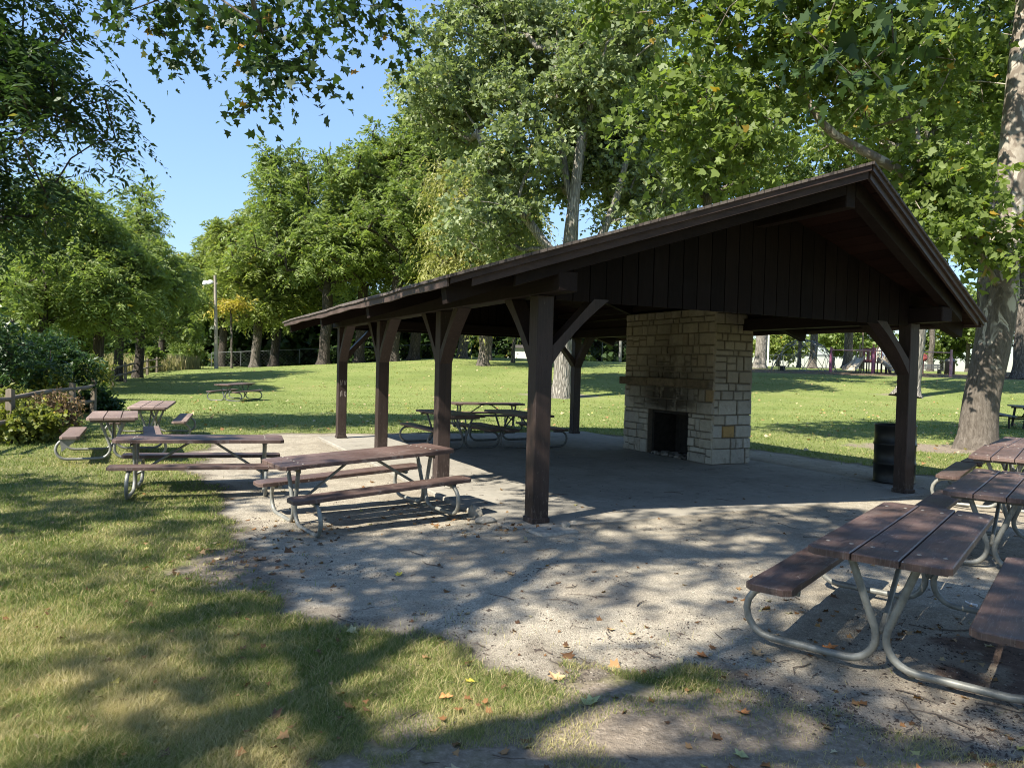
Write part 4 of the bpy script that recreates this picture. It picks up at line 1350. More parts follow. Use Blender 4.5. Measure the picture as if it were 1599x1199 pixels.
# trees filling in behind the ridge
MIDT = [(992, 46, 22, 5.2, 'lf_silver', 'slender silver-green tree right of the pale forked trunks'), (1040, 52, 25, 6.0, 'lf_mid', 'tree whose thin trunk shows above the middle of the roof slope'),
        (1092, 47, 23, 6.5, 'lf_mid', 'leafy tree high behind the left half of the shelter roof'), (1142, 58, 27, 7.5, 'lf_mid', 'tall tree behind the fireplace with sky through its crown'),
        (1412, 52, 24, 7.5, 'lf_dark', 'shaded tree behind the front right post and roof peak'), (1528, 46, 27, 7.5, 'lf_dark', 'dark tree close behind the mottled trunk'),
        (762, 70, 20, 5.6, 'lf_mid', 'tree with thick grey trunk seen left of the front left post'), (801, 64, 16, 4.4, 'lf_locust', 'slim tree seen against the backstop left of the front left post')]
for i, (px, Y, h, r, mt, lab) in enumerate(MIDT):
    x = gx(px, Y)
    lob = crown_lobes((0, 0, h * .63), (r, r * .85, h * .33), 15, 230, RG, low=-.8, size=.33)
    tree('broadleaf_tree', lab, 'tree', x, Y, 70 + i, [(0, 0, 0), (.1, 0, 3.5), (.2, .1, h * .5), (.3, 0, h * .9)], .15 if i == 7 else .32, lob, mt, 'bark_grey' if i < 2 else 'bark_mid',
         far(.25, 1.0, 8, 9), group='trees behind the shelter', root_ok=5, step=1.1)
# old trunk glimpsed beside the front right post
lob = crown_lobes((0, 0, 12.5), (6.5, 5.5, 6.0), 14, 240, RG, low=-.5, size=.33)
tree('broadleaf_tree', 'tree with a flared pale trunk half hidden by the front right post', 'tree', OLD[0] + .2, OLD[1], 81, [(0, 0, 0), (.25, 0, 1.5), (.5, 0, 4), (.8, 0, 16)], .46, lob, 'lf_mid', 'bark_grey',
     far(.24, .95, 8, 9), root_ok=5, flare=.9, fl_h=.6, step=1.1)
# the sycamore
lob = [((1.3, 2.6, 9.4), (2.0, 1.4, 1.8), 44), ((-2.6, .3, 9.4), (2.2, 1.5, 1.4), 40), ((2.7, 1.8, 7.2), (1.5, 1.2, 1.6), 34), ((1.2, 1.4, 12.5), (2.2, 1.6, 1.8), 40), ((-3.6, -.6, 8.2), (2.6, 2.0, 1.7), 60), ((-5.6, -1.0, 9.2), (2.4, 2.0, 1.8), 56), ((-2.2, -.4, 11.0), (3.0, 2.4, 2.2), 60), ((-5.4, 0, 12.2), (3.0, 2.4, 2.2), 56), ((.4, 1.6, 13.2), (3.0, 2.2, 2.4), 44),
       ((-1.5, -1.2, 5.0), (1.2, 1.0, 1.2), 34), ((-1.7, -.8, 6.3), (1.0, .9, .8), 14), ((.1, -1.2, 4.5), (.5, .5, .6), 6), ((-1.0, 0, 15.5), (4.0, 3, 2), 50), ((2.6, 0, 11), (2.4, 2.4, 3), 30), ((-7.2, -.6, 7.4), (1.5, 1.4, 1.1), 30), ((-8.0, -.4, 10.6), (1.9, 1.6, 1.6), 34), ((-6.6, -1, 6.3), (1.1, 1.0, .8), 16)]
tree('sycamore_tree', 'thick mottled sycamore trunk beside the right eave, big leaves and a pale limb', 'tree', SYC[0], SYC[1], 91,
     [(0, 0, 0, .40), (.06, 0, 1.2, .375), (.30, 0, 2.6, .345), (.44, 0, 3.8, .325), (.56, 0, 5.6, .30), (.60, 0, 7.0, .285), (.66, 0, 8.6, .25), (.80, 0, 10.5, .2), (.8, 0, 13, .1), (.7, 0, 16, .04)], .38, lob, 'lf_syc', 'bark_syc',
     SP(T=9, L=9, ln=.72, leaf=.135, shape='syc', ang=55, droop=.5, flat=.6, jit=.65, rad=.25),
     limbs=[[(.56, 0, 5.7, .125), (-.6, -.2, 5.85, .12), (-1.8, -.4, 6.15, .115), (-3.0, -.5, 6.75, .10), (-4.3, -.6, 7.35, .08), (-4.8, -.6, 8.7, .065), (-4.7, -.6, 9.8, .05), (-5.0, -.6, 12, .03)],
            [(.62, 0, 7.4, .18), (1.25, .1, 9, .15), (1.6, .1, 11.5, .08)],
            [(.44, 0, 3.9, .08), (-.3, -.6, 4.2, .045), (-1.1, -1.2, 4.9, .03)]], expo=1.35, flare=.32, fl_h=.26, wob=.025, root_ok=3.6)
# trees round the playground
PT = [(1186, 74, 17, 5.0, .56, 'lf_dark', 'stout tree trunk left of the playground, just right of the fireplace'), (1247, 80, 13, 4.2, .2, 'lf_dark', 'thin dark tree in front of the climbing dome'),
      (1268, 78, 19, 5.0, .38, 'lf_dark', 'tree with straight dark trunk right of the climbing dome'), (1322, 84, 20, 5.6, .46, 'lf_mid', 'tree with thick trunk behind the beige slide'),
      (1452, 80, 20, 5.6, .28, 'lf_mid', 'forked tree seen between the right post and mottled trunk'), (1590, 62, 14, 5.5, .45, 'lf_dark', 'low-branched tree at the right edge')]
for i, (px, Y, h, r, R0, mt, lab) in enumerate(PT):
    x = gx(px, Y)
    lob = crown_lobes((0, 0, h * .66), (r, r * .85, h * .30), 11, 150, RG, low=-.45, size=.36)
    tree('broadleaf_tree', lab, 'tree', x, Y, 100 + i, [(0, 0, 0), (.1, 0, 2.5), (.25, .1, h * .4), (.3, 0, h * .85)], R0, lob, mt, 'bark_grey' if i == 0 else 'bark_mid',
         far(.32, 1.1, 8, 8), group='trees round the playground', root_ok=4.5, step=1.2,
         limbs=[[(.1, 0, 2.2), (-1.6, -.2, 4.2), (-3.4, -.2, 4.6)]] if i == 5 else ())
# far clumps by the water
for i, (px, Y, h, r, mt, lab) in enumerate(((1215, 120, 6.5, 3.6, 'lf_locust', 'small round bush standing alone against the pale sky'), (1300, 130, 11, 6, 'lf_mid', 'far leafy tree behind the climbing dome'),
                                  (1345, 125, 14, 6, 'lf_mid', 'far tree rising behind the slides'), (1510, 120, 15, 7, 'lf_mid', 'far tree left of the mottled trunk'), (1565, 115, 13, 7, 'lf_mid', 'far bright tree right of the mottled trunk'), (1620, 118, 16, 8, 'lf_mid', 'far tree at the right edge, behind the low branch'), (1470, 128, 12, 6, 'lf_mid', 'far tree behind the swing post'))):
    x = gx(px, Y)
    lob = crown_lobes((0, 0, h * .55), (r, r * .8, h * .42), 10, 130, RG, low=-.9, size=.4)
    tree('broadleaf_tree', lab, 'tree', x, Y, 120 + i, [(0, 0, 0), (.1, 0, h * .3), (0, 0, h * .8)], .3, lob, mt, 'bark_mid', far(.5, 1.5, 7, 8), group='far trees beyond the playground', root_ok=.8, step=1.4)
# wooded edge that reads as one dark mass behind the centre trees
rng = np.random.default_rng(7)
n = 2600
wx_ = rng.uniform(-125, 24, n); wy_ = 92 + rng.uniform(0, 9, n) + np.abs(wx_ + 20) * .04
hh = 5.5 + 7 * fbm(wx_ * .06, wy_ * 0, 3) + np.clip((-wx_ - 25) * .05, 0, 4) - np.clip((wx_ - 4) * .2, 0, 5)
wz = zt(wx_, wy_) + rng.random(n) ** .8 * hh
C = np.stack([wx_, wy_, wz], 1); O = np.tile([0, -.6, .3], (n, 1))
Vv, Ff, Tt = sprays(C, O, rng, **far(.75, 2.0, 8, 9))
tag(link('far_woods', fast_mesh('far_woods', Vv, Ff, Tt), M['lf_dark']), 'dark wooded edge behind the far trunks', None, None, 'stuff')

# ---- shrubs and weeds by the near fence
def shrub(name, label, x, y, seed, lobes, mat, spec, bark='bark_dark', group=None, cat='bush'):
    return tree(name, label, cat, x, y, seed, [(0, 0, 0), (.05, 0, .35), (.1, 0, .8)], .05, lobes, mat, bark, spec, flare=0, tip=.005, step=.3, root_ok=.1, foliage='foliage', stem='stems', wob=.02)
sx_ = gx(58, 20.5)
shrub('dark_shrub', 'big dark glossy bush behind the near rail fence', sx_, 20.5, 201, [((0, .2, 1.2), (1.3, .9, .85), 90), ((-.9, .2, 1.0), (1.0, .7, .75), 44), ((.95, .1, 1.15), (.8, .5, .6), 40), ((.1, .2, 1.9), (.8, .6, .4), 26)],
      'lf_shrub', SP(T=7, L=8, ln=.38, leaf=.11, shape='slim', ang=45, droop=.6, flat=.6, jit=.6, rad=.12))
sx_ = gx(-25, 18)
shrub('dark_shrub', 'dark bush at the left edge beyond the near fence post', sx_, 18.5, 202, [((0, 0, 1.3), (1.5, 1.0, 1.1), 80), ((-.6, 0, 2.2), (1.0, .8, .6), 30)], 'lf_shrub', SP(T=7, L=8, ln=.42, leaf=.12, shape='slim', ang=45, droop=.5, flat=.6, jit=.6, rad=.15))
sx_ = gx(84, 14.2)
shrub('dead_shrub', 'dry brown tangled bush against the rail fence', sx_, 14.3, 203, [((0, 0, .48), (.42, .4, .45), 60), ((-.2, 0, .3), (.4, .3, .25), 24)], 'lf_dead', SP(T=8, L=7, ln=.25, leaf=.06, shape='slim', ang=50, droop=.8, flat=.8, jit=.8, rad=.1))
for i, (px, Y, w, h, mt, lab) in enumerate(((32, 13.4, .55, .55, 'lf_weed', 'yellow-green weeds growing through the near fence rails'), (0, 14.6, .6, .75, 'lf_weed', 'tall yellowing weeds behind the leftmost fence post'), (50, 15.0, .6, .55, 'lf_weed', 'straw-yellow weeds between the fence and dark bush'), (128, 22.5, .5, .7, 'lf_mid', 'leafy green bush at the end of the near fence'),
                                      (20, 19, 1.4, 1.2, 'lf_weed', 'yellow-flowered weeds beyond the fence at the left edge'), (135, 27, .9, 1.5, 'lf_weed', 'pale feathery bush behind the dark bush'), (226, 53, 1.2, 1.6, 'lf_mid', 'grey-green bush among the tall grass'), (290, 68, 1.8, 2.2, 'lf_mid', 'bush under the trees left of the light pole'), (150, 21.5, .5, .45, 'lf_shrub', 'low dark creeper spilling onto the lawn edge'))):
    x = gx(px, Y)
    leaf = .040 + .002 * Y
    shrub('weed_clump' if mt == 'lf_weed' else 'bush', lab, x, Y, 210 + i, [((0, 0, h * .5), (w, w * .7, h * .5), 46), ((w * .4, .1, h * .7), (w * .5, w * .4, h * .35), 16)], mt, SP(T=11, L=9, ln=.28 + .004 * Y, leaf=leaf, shape='slim' if i % 2 else 'quad', ang=45, droop=.3, flat=.9, jit=.6, rad=.12))
# golden branch at the light pole, a small yellow-leaved tree
gxx = gx(352, 70)
tree('young_tree', 'small tree with a splash of golden leaves right of the light pole', 'tree', gxx + .6, 70, 230, [(0, 0, 0), (0, 0, 3), (-.2, 0, 6.4)], .10, [((-.4, 0, 6.0), (1.5, .9, .5), 15)], 'lf_gold', 'bark_mid', pinn(.35, 1.1, 7, 9), root_ok=3, step=1)

# tall pale grass along the left edge
rng = np.random.default_rng(12)
def blade_mesh(name, x, y, h, w, lean, tint, mat, label=None, zoff=0.0):
    n = len(x)
    th = rng.uniform(0, 2 * PI, n); ph = rng.uniform(0, 2 * PI, n)
    z = zt(x, y) + zoff
    ax = np.stack([np.cos(th), np.sin(th), 0 * th], 1) * w[:, None] * .5
    dv = np.stack([np.cos(ph), np.sin(ph), 0 * ph], 1) * (lean * h)[:, None]
    b = np.stack([x, y, z], 1)
    mid = b + dv * .35 + np.stack([0 * h, 0 * h, h * .6], 1); tip = b + dv + np.stack([0 * h, 0 * h, h], 1)
    Vv = np.stack([b - ax, b + ax, mid + ax * .75, mid - ax * .75, tip + ax * .12, tip - ax * .12], 1)
    k = np.arange(n)[:, None] * 6
    Ff = np.concatenate([k + np.array([[0, 1, 2, 3]]), k + np.array([[3, 2, 4, 5]])], 0)
    o = link(name, fast_mesh(name, Vv.reshape(-1, 3), Ff, np.repeat(tint, 6)), mat)
    tag(o, label, None, None, 'stuff')
    return o
def grass_mat(name, stops, trans=.3):
    m, nt, b = new_mat(name); N = NT(nt)
    c = N.ramp(N.attr('tint'), stops)
    N.l(c, b.inputs['Base Color']); b.inputs['Roughness'].default_value = .55; b.inputs['Specular IOR Level'].default_value = .25
    tr = N.n('ShaderNodeBsdfTranslucent'); N.l(N.mix(1.0, c, (1.2, 1.3, .6), 'MULTIPLY'), tr.inputs['Color'])
    mx = N.n('ShaderNodeMixShader'); mx.inputs[0].default_value = trans
    N.l(b.outputs[0], mx.inputs[1]); N.l(tr.outputs[0], mx.inputs[2]); N.l(mx.outputs[0], nt.nodes['Material Output'].inputs['Surface'])
    return m
M['tallgrass'] = grass_mat('pale_tall_grass', [(0, (.12, .14, .05)), (.4, (.26, .24, .11)), (1, (.46, .38, .22))])
M['grass'] = grass_mat('lawn_grass', [(0, (.075, .112, .022)), (.35, (.130, .182, .038)), (.62, (.205, .245, .064)), (.8, (.36, .315, .14)), (1, (.52, .43, .24))])
n = 15000
Yt = rng.uniform(40, 64, n); pxx = rng.uniform(150, 318, n)
xt = np.array([0.0]) + (pxx - 800) / 1137 * Yt + rng.normal(size=n) * .6
keep = xt < np.interp(Yt, [40, 52, 64], [-23.8, -25.9, -27.0])
xt, Yt = xt[keep], Yt[keep]
blade_mesh('tall_grass', xt, Yt, rng.uniform(.5, 1.35, len(xt)), np.full(len(xt), .05), rng.uniform(.05, .35, len(xt)), np.clip(rng.normal(.5, .25, len(xt)), 0, 1), M['tallgrass'], 'pale tall grass beyond the far rail fence')

# ------------------------------------------------------------------ lawn blades
n = 1180000
pxr = rng.uniform(-.80, .80, n)
pxr[950000:] = rng.uniform(.78, 1.9, n - 950000) * np.where(rng.random(n - 950000) < .6, -1, 1)
inv = rng.uniform(1 / 80.0, 1 / 2.15, n); Yb = 1 / inv
# even out over the picture but keep plenty close by
xb = pxr * Yb
sd = gravel_sd(xb, Yb)
uu, vv = to_pav(xb, Yb)
ins = (uu > SLAB[0] - .02) & (uu < SLAB[1] + .02) & (vv > SLAB[2] - .02) & (vv < SLAB[3] + .02)
dm = dirt_mask(xb, Yb)
patchy = fbm(xb * 3.1, Yb * 3.1, 63)
keep = (sd < .02 - rng.random(n) ** 2 * .12) & ~ins & (rng.random(n) < np.clip(np.where(dm < .12, 1.0 - np.clip(dm + .15, 0, 1) * 1.6, .42 - .42 * dm), .03, 1) * np.where(dm > .02, patchy > .40, 1))
stray = (sd > 0) & (sd < .7) & ~ins & (rng.random(n) < .012 * (patchy > .5))
keep |= stray
xb, Yb, dm, sd = xb[keep], Yb[keep], dm[keep], sd[keep]
n = len(xb)
dry = fbm(xb * .55, Yb * .55, 81) * .5 + fbm(xb * 2.4, Yb * 2.4, 83) * .5
nearness = 1 - sstep(4.5, 13, np.hypot(xb, Yb))
dryness = np.clip((dry - .50) * 1.9, -.3, .5) * (.65 + .35 * nearness) + np.clip(dm, 0, 1) * .3 + np.exp(-np.maximum(-sd, 0) / .3) * .12 + .05 * nearness
tint = np.clip(.38 + dryness + rng.normal(size=n) * .15, 0, 1)
straw = rng.random(n) < (.05 + .24 * nearness + .25 * np.clip(dryness, 0, 1))
tint = np.where(straw, rng.uniform(.75, 1, n), tint)
hgt = rng.uniform(.018, .048, n) * (1 - .45 * np.clip(dm + .3, 0, 1)) * np.where(rng.random(n) < .03, 1.5, 1)
tall = fbm(xb * 1.1, Yb * 1.1, 91); hgt *= .7 + .7 * tall
wid = np.maximum(.0024, .00075 * Yb) * rng.uniform(.7, 1.3, n)
blade_mesh('grass', xb, Yb, hgt, wid, rng.uniform(.2, 1.25, n) * np.where(straw, 1.6, 1), tint, M['grass'], 'short mown grass over the near lawn', -.004)

# ------------------------------------------------------------------ litter
def ground_pick(n, fn):
    out = []
    while sum(len(o) for o in out) < n:
        Y = 1 / rng.uniform(1 / 13.5, 1 / 2.2, 4000); X = rng.uniform(-.78, .78, 4000) * Y
        k = fn(X, Y); out.append(np.stack([X[k], Y[k]], 1))
    return np.concatenate(out)[:n]
def surf(x, y):
    u, v = to_pav(x, y)
    ins = (u > SLAB[0]) & (u < SLAB[1]) & (v > SLAB[2]) & (v < SLAB[3])
    return np.where(ins, np.maximum(0, zt(x, y)), zt(x, y))
# dry leaves
M['litter'] = grass_mat('fallen_leaf_litter', [(0, (.10, .055, .03)), (.4, (.26, .13, .05)), (.65, (.40, .25, .12)), (.85, (.50, .44, .28)), (1, (.46, .42, .06))], .2)
nl = 520
P2 = ground_pick(nl, lambda X, Y: rng.random(len(X)) < .75)
cl = [(-2.0, 7.0, .28, 60), (-.65, 7.75, .25, 60), (-1.3, 8.35, .2, 34), (-.25, 7.05, .3, 40), (.25, 7.2, .2, 24), (3.3, 4.2, .5, 70), (2.1, 4.9, .35, 40), (-2.2, 5.9, .4, 70)]
P2 = np.concatenate([P2] + [np.stack([rng.normal(cx, s_, k_), rng.normal(cy, s_, k_)], 1) for cx, cy, s_, k_ in cl]); nl = len(P2)
z = surf(P2[:, 0], P2[:, 1]) + .006
onlawn = gravel_sd(P2[:, 0], P2[:, 1]) < 0
z = z + np.where(onlawn & (dirt_mask(P2[:, 0], P2[:, 1]) < .1), .018, -.002)
b = np.stack([P2[:, 0], P2[:, 1], z], 1)
th = rng.uniform(0, 2 * PI, nl)
ld = unit(np.stack([np.cos(th), np.sin(th), rng.normal(size=nl) * .15], 1)); nr = unit(np.array([0, 0, 1]) + rng.normal(size=(nl, 3)) * .3)
Vv, Ff, Tt = leaf_cloud(b, ld, nr, rng.uniform(.02, .062, nl) * np.where(rng.random(nl) < .15, 1.5, 1), 'maple', np.clip(rng.beta(1.1, 1.9, nl), 0, 1), curl=.45)
tag(link('leaf_litter', fast_mesh('leaf_litter', Vv, Ff, Tt), M['litter']), 'small dry fallen leaves over gravel and lawn', None, None, 'stuff')
# leaves far out on the lawn
nl = 1300
Y = rng.uniform(12, 55, nl); X = rng.uniform(-.45, .75, nl) * Y
k = gravel_sd(X, Y) < -.1; X, Y = X[k], Y[k]; nl = len(X)
th = rng.uniform(0, 2 * PI, nl)
ld = unit(np.stack([np.cos(th), np.sin(th), rng.normal(size=nl) * .3], 1)); nr = unit(np.array([0, 0, 1]) + rng.normal(size=(nl, 3)) * .4)
Vv, Ff, Tt = leaf_cloud(np.stack([X, Y, zt(X, Y) + .045], 1), ld, nr, rng.uniform(.07, .15, nl), 'quad', rng.uniform(.45, 1, nl), curl=.3)
tag(link('lawn_leaves', fast_mesh('lawn_leaves', Vv, Ff, Tt), M['litter']), 'pale fallen leaves dotted across the far lawn', None, None, 'stuff')
# twigs
M['twig'] = plain_mat('grey_brown_twigs', (.10, .078, .06), .9, 0, .4, 30)
m = MB(); rr_ = random.Random(31)
P2 = ground_pick(230, lambda X, Y: (rng.random(len(X)) < np.where(gravel_sd(X, Y) > -.1, .9, .12)))
for i in range(len(P2)):
    x, y = P2[i]; L = rr_.choice([.05, .07, .1, .14, .2, .28]) * rr_.uniform(.7, 1.2); a = rr_.uniform(0, PI * 2)
    pts = []
    for j in range(4):
        xx = x + math.cos(a) * L * j / 3; yy = y + math.sin(a) * L * j / 3
        pts.append((xx, yy, float(surf(np.array([xx]), np.array([yy]))[0]) + .006 + rr_.uniform(0, .006)))
        a += rr_.uniform(-.35, .35)
    r_ = rr_.uniform(.0018, .0042)
    m.tube(pts, [r_, r_, r_ * .8, r_ * .4], 5, rr_.random(), cap=False)
tag(m.build('twigs', M['twig']), 'scattered small twigs over the gravel', None, None, 'stuff')
# bark crumbs and pebbles
nb = 9000
P2 = ground_pick(nb, lambda X, Y: (gravel_sd(X, Y) > -.1 + rng.normal(size=len(X)) * .1) & (rng.random(len(X)) < (.012 + 1.8 * np.clip(fbm(X * 2.3, Y * 2.3, 55) - .56, 0, 1) + .22 * np.exp(-np.abs(gravel_sd(X, Y)) / .2) + .5 * np.clip(dirt_mask(X, Y), 0, 1))))
s_ = rng.uniform(.0025, .009, nb) * np.where(rng.random(nb) < .06, 2.0, 1)
base = np.stack([P2[:, 0], P2[:, 1], surf(P2[:, 0], P2[:, 1])], 1)
th = rng.uniform(0, 2 * PI, nb); el = rng.uniform(.5, 2.2, nb)
ca, sa = np.cos(th), np.sin(th)
tet = np.array([(-1, -.6, -.2), (1, -.5, -.2), (.1, .9, -.2), (0, 0, .8)])
loc = tet[None] * s_[:, None, None]; lx = loc[..., 0] * el[:, None]; ly = loc[..., 1]
Vv = base[:, None, :] + np.stack([lx * ca[:, None] - ly * sa[:, None], lx * sa[:, None] + ly * ca[:, None], loc[..., 2]], -1)
k = np.arange(nb)[:, None] * 4
Ff = np.concatenate([k + np.array([[0, 1, 3]]), k + np.array([[1, 2, 3]]), k + np.array([[2, 0, 3]])], 0)
def crumb_mat():
    m, nt, b = new_mat('bark_crumbs'); N = NT(nt)
    N.l(N.ramp(N.attr('tint'), [(0, (.035, .026, .02)), (.6, (.085, .065, .05)), (.8, (.20, .16, .12)), (1, (.38, .34, .27))]), b.inputs['Base Color']); b.inputs['Roughness'].default_value = .95
    return m
M['crumb'] = crumb_mat()
tag(link('gravel_debris', fast_mesh('gravel_debris', Vv.reshape(-1, 3), Ff, np.repeat(rng.random(nb), 4)), M['crumb']), 'bark crumbs and grit over the gravel', None, None, 'stuff')
# leaves one can pick out
M['leaf_orange'] = plain_mat('orange_dry_leaf', (.42, .17, .055), .7, 0, .35, 40); M['leaf_yellow'] = plain_mat('yellow_leaf', (.55, .45, .06), .6, 0, .2, 40); M['leaf_tan'] = plain_mat('tan_leaf', (.40, .26, .13), .8, 0, .35, 40); M['leaf_pale'] = plain_mat('pale_green_leaf', (.34, .34, .15), .7, 0, .25, 40)
BIG = [(1298, 1001, .13, 'leaf_orange', 'bright orange maple leaf curled under the near table'), (1180, 1008, .13, 'leaf_tan', 'tan leaf lying against the near table\'s ground tube'), (1095, 1013, .12, 'leaf_orange', 'orange leaf in the shade left of the near table'),
       (1163, 1100, .1, 'leaf_orange', 'orange leaf on bare earth in front of the near table'), (925, 1083, .14, 'leaf_pale', 'large pale yellow maple leaf flat on bare earth'), (866, 1045, .13, 'leaf_tan', 'tan maple leaf where grass ends at the grey gravel'),
       (733, 1057, .09, 'leaf_yellow', 'yellow leaf standing in shaded grass below the gravel edge'), (180, 1059, .1, 'leaf_yellow', 'yellow leaf in the shaded grass at lower left'), (624, 889, .1, 'leaf_yellow', 'yellow leaf on open gravel left of the front post'),
       (797, 889, .09, 'leaf_tan', 'brown leaf on the gravel below the front left post'), (954, 975, .09, 'leaf_tan', 'curled brown leaf in the middle of the open gravel'), (697, 1081, .1, 'leaf_orange', 'rust leaf in shaded grass at the lower middle'), (1440, 1192, .12, 'leaf_orange', 'orange leaf at the very bottom edge'), (1155, 1165, .1, 'leaf_pale', 'pale green leaf near the bottom edge')]
for i, (px, py, s_, mt, lab) in enumerate(BIG):
    r_ = ray(px, py); t_ = -CAMH / r_.z
    x, y = r_.x * t_, r_.y * t_
    th = i * 1.7
    sh = SHAPES['maple']
    rg = np.random.default_rng(i); s_ *= .74
    vs = [((p[0] - .5) * s_, p[1] * s_, (abs(p[1]) * .35 + .25 * p[0] * p[0] + rg.uniform(-.05, .05)) * s_) for p in sh]
    me = bpy.data.meshes.new('fallen_leaf'); me.from_pydata(vs + [(0, 0, .01 * s_)], [], [[j, (j + 1) % 12, 12] for j in range(12)]); me.update()
    o = link('fallen_leaf', me, M[mt], None, (x, y, float(surf(np.array([x]), np.array([y]))[0]) + (.018 if gravel_sd(np.array([x]), np.array([y]))[0] < 0 and dirt_mask(np.array([x]), np.array([y]))[0] < .1 else .001)), th)
    tag(o, lab, 'leaf', 'bright fallen leaves')
# white plastic fork head by the far bench
r_ = ray(1526, 937); t_ = -CAMH / r_.z
m = MB(); m.tube([(0, 0, .01), (.05, .01, .012), (.08, .01, .02)], [.012, .007, .005], 8); M['plastic'] = plain_mat('white_plastic', (.75, .75, .75), .4)
tag(m.build('litter_scrap', M['plastic'], loc=(r_.x * t_, r_.y * t_, zg(r_.x * t_, r_.y * t_)), rz=2.0), 'small white scrap of plastic under the near tables', 'litter')

# ------------------------------------------------------------------ split-rail fences
M['rail'] = wood_mat('grey_split_rail', (.10, .082, .062), (.20, .168, .13), axis=0, rough=.85, wear=.3, bumpd=.008)
M['railpost'] = wood_mat('grey_fence_post', (.09, .073, .055), (.18, .15, .115), axis=2, rough=.85, wear=.3, bumpd=.008)
def rail_fence(name, label, pts, hp, rails):
    t = thing(name, label, 'fence', (pts[0][0], pts[0][1], zg(*pts[0])))
    b = t.location; rg = random.Random(len(pts))
    P = [(x - b.x, y - b.y, zg(x, y) - b.z) for x, y in pts]
    for p in P:
        m = MB(); l = rg.uniform(-.03, .03); w = .065
        m.hexa([(p[0] - w, p[1] - w, p[2] - .1), (p[0] + w, p[1] - w, p[2] - .1), (p[0] + w, p[1] + w, p[2] - .1), (p[0] - w, p[1] + w, p[2] - .1)],
               [(p[0] - w * .8 + l, p[1] - w * .8, p[2] + hp + rg.uniform(-.03, .05)), (p[0] + w * .8 + l, p[1] - w * .8, p[2] + hp), (p[0] + w * .8 + l, p[1] + w * .8, p[2] + hp - .03), (p[0] - w * .8 + l, p[1] + w * .8, p[2] + hp)])
        m.build('post', M['railpost'], t)
    for a, c in zip(P[:-1], P[1:]):
        for h in rails:
            m = MB(); e = [rg.uniform(-.04, .04) for _ in range(4)]
            mid = [(a[k] + c[k]) / 2 for k in range(3)]
            m.tube([(a[0], a[1], a[2] + h + e[0]), (mid[0], mid[1] + e[2] * .5, mid[2] + h + (e[0] + e[1]) / 2 + e[3] * .6), (c[0], c[1], c[2] + h + e[1])], [.042, .062, .042], 6)
            m.build('rail', M['rail'], t)
rail_fence('split_rail_fence', 'weathered split-rail fence running in front of the dark bush at the left edge', [(gx(-60, 11.4), 11.4), (gx(17, 13.3), 13.3), (gx(115, 17.6), 17.6), (gx(146, 20.5), 20.5)], 1.0, (.42, .84))
FF = [(177, 37), (196, 40), (214, 44), (230, 48), (245, 52), (257, 56), (268, 59), (287, 62), (307, 65)]
rail_fence('split_rail_fence', 'distant split-rail fence in front of the tall pale grass', [(gx(p, y), y) for p, y in FF], 1.1, (.45, .92))

# ------------------------------------------------------------------ light pole
M['pole'] = wood_mat('grey_utility_pole', (.22, .19, .15), (.34, .30, .25), axis=2, rough=.85, wear=.2)
M['lampwhite'] = plain_mat('white_lamp_housing', (.75, .75, .73), .35, .0, .05)
px_ = gx(338, 61); t = thing('light_pole', 'tall bare wooden light pole with two white floodlights, across the lawn', 'light pole', (px_, 61, zg(px_, 61) - .1))
H = 7.9
m = MB(); m.tube([(0, 0, 0), (-.1, 0, H * .5), (-.24, 0, H)], [.17, .145, .11], 14); m.build('pole', M['pole'], t)
m = MB(); m.tube([(-.95, -.05, H - .75), (.05, -.05, H - .68)], .035, 8); m.build('crossarm', M['pole'], t)
for (x, z_) in ((-.62, H - .55), (-1.02, H - .62)):
    m = MB(); m.lathe([(.02, .16), (.13, .12), (.24, -.02), (.27, -.14), (.24, -.15)], 16); o = m.build('floodlight', M['lampwhite'], t, loc=(x, -.12, z_)); o.rotation_euler = (R(38), 0, R(-25))

# ------------------------------------------------------------------ chain-link backstop and fence across the lawn
M['wire'] = plain_mat('galvanised_wire', (.16, .17, .17), .55, .4, .1)
def chain_fence(name, label, p0, p1, h, spacing, mesh_step, cat='fence'):
    a = Vector((p0[0], p0[1], zg(*p0))); b = Vector((p1[0], p1[1], zg(*p1)))
    t = thing(name, label, cat, tuple(a)); L = (b - a).length; d = (b - a)
    n = max(1, int(L / spacing))
    for i in range(n + 1):
        q = d * (i / n); m = MB(); m.tube([(q.x, q.y, q.z), (q.x, q.y, q.z + h)], .035, 6); m.build('post', M['wire'], t)
    m = MB(); m.tube([(0, 0, h), (d.x, d.y, d.z + h)], .03, 6); m.build('top_rail', M['wire'], t)
    m = MB(); k = int(h / mesh_step)
    N_ = int((L + h) / mesh_step)
    for i in range(N_):
        for sg in (0, 1):
            s0 = i * mesh_step - (h if True else 0); s1 = s0 + h
            c0, c1 = max(s0, 0), min(s1, L)
            if c1 <= c0: continue
            z0 = (c0 - s0); z1 = (c1 - s0)
            if sg: z0, z1 = h - z0, h - z1
            A = d * (c0 / L); B = d * (c1 / L)
            w = .004
            m.add([(A.x, A.y - .02, A.z + z0 - w), (A.x, A.y - .02, A.z + z0 + w), (B.x, B.y - .02, B.z + z1 + w), (B.x, B.y - .02, B.z + z1 - w), (A.x, A.y - .006, A.z + z0), (B.x, B.y - .006, B.z + z1)], [(0, 1, 2, 3), (1, 4, 5, 2), (4, 0, 3, 5)])
    m.build('wire_mesh', M['wire'], t)
chain_fence('chain_link_fence', 'high chain-link backstop seen between the front posts', (gx(758, 84), 84), (gx(985, 84), 84), 3.4, 3.2, .45)
chain_fence('chain_link_fence', 'low chain-link fence in front of the dark woods', (gx(330, 82), 82), (gx(735, 84), 84), 1.6, 3.0, .4)
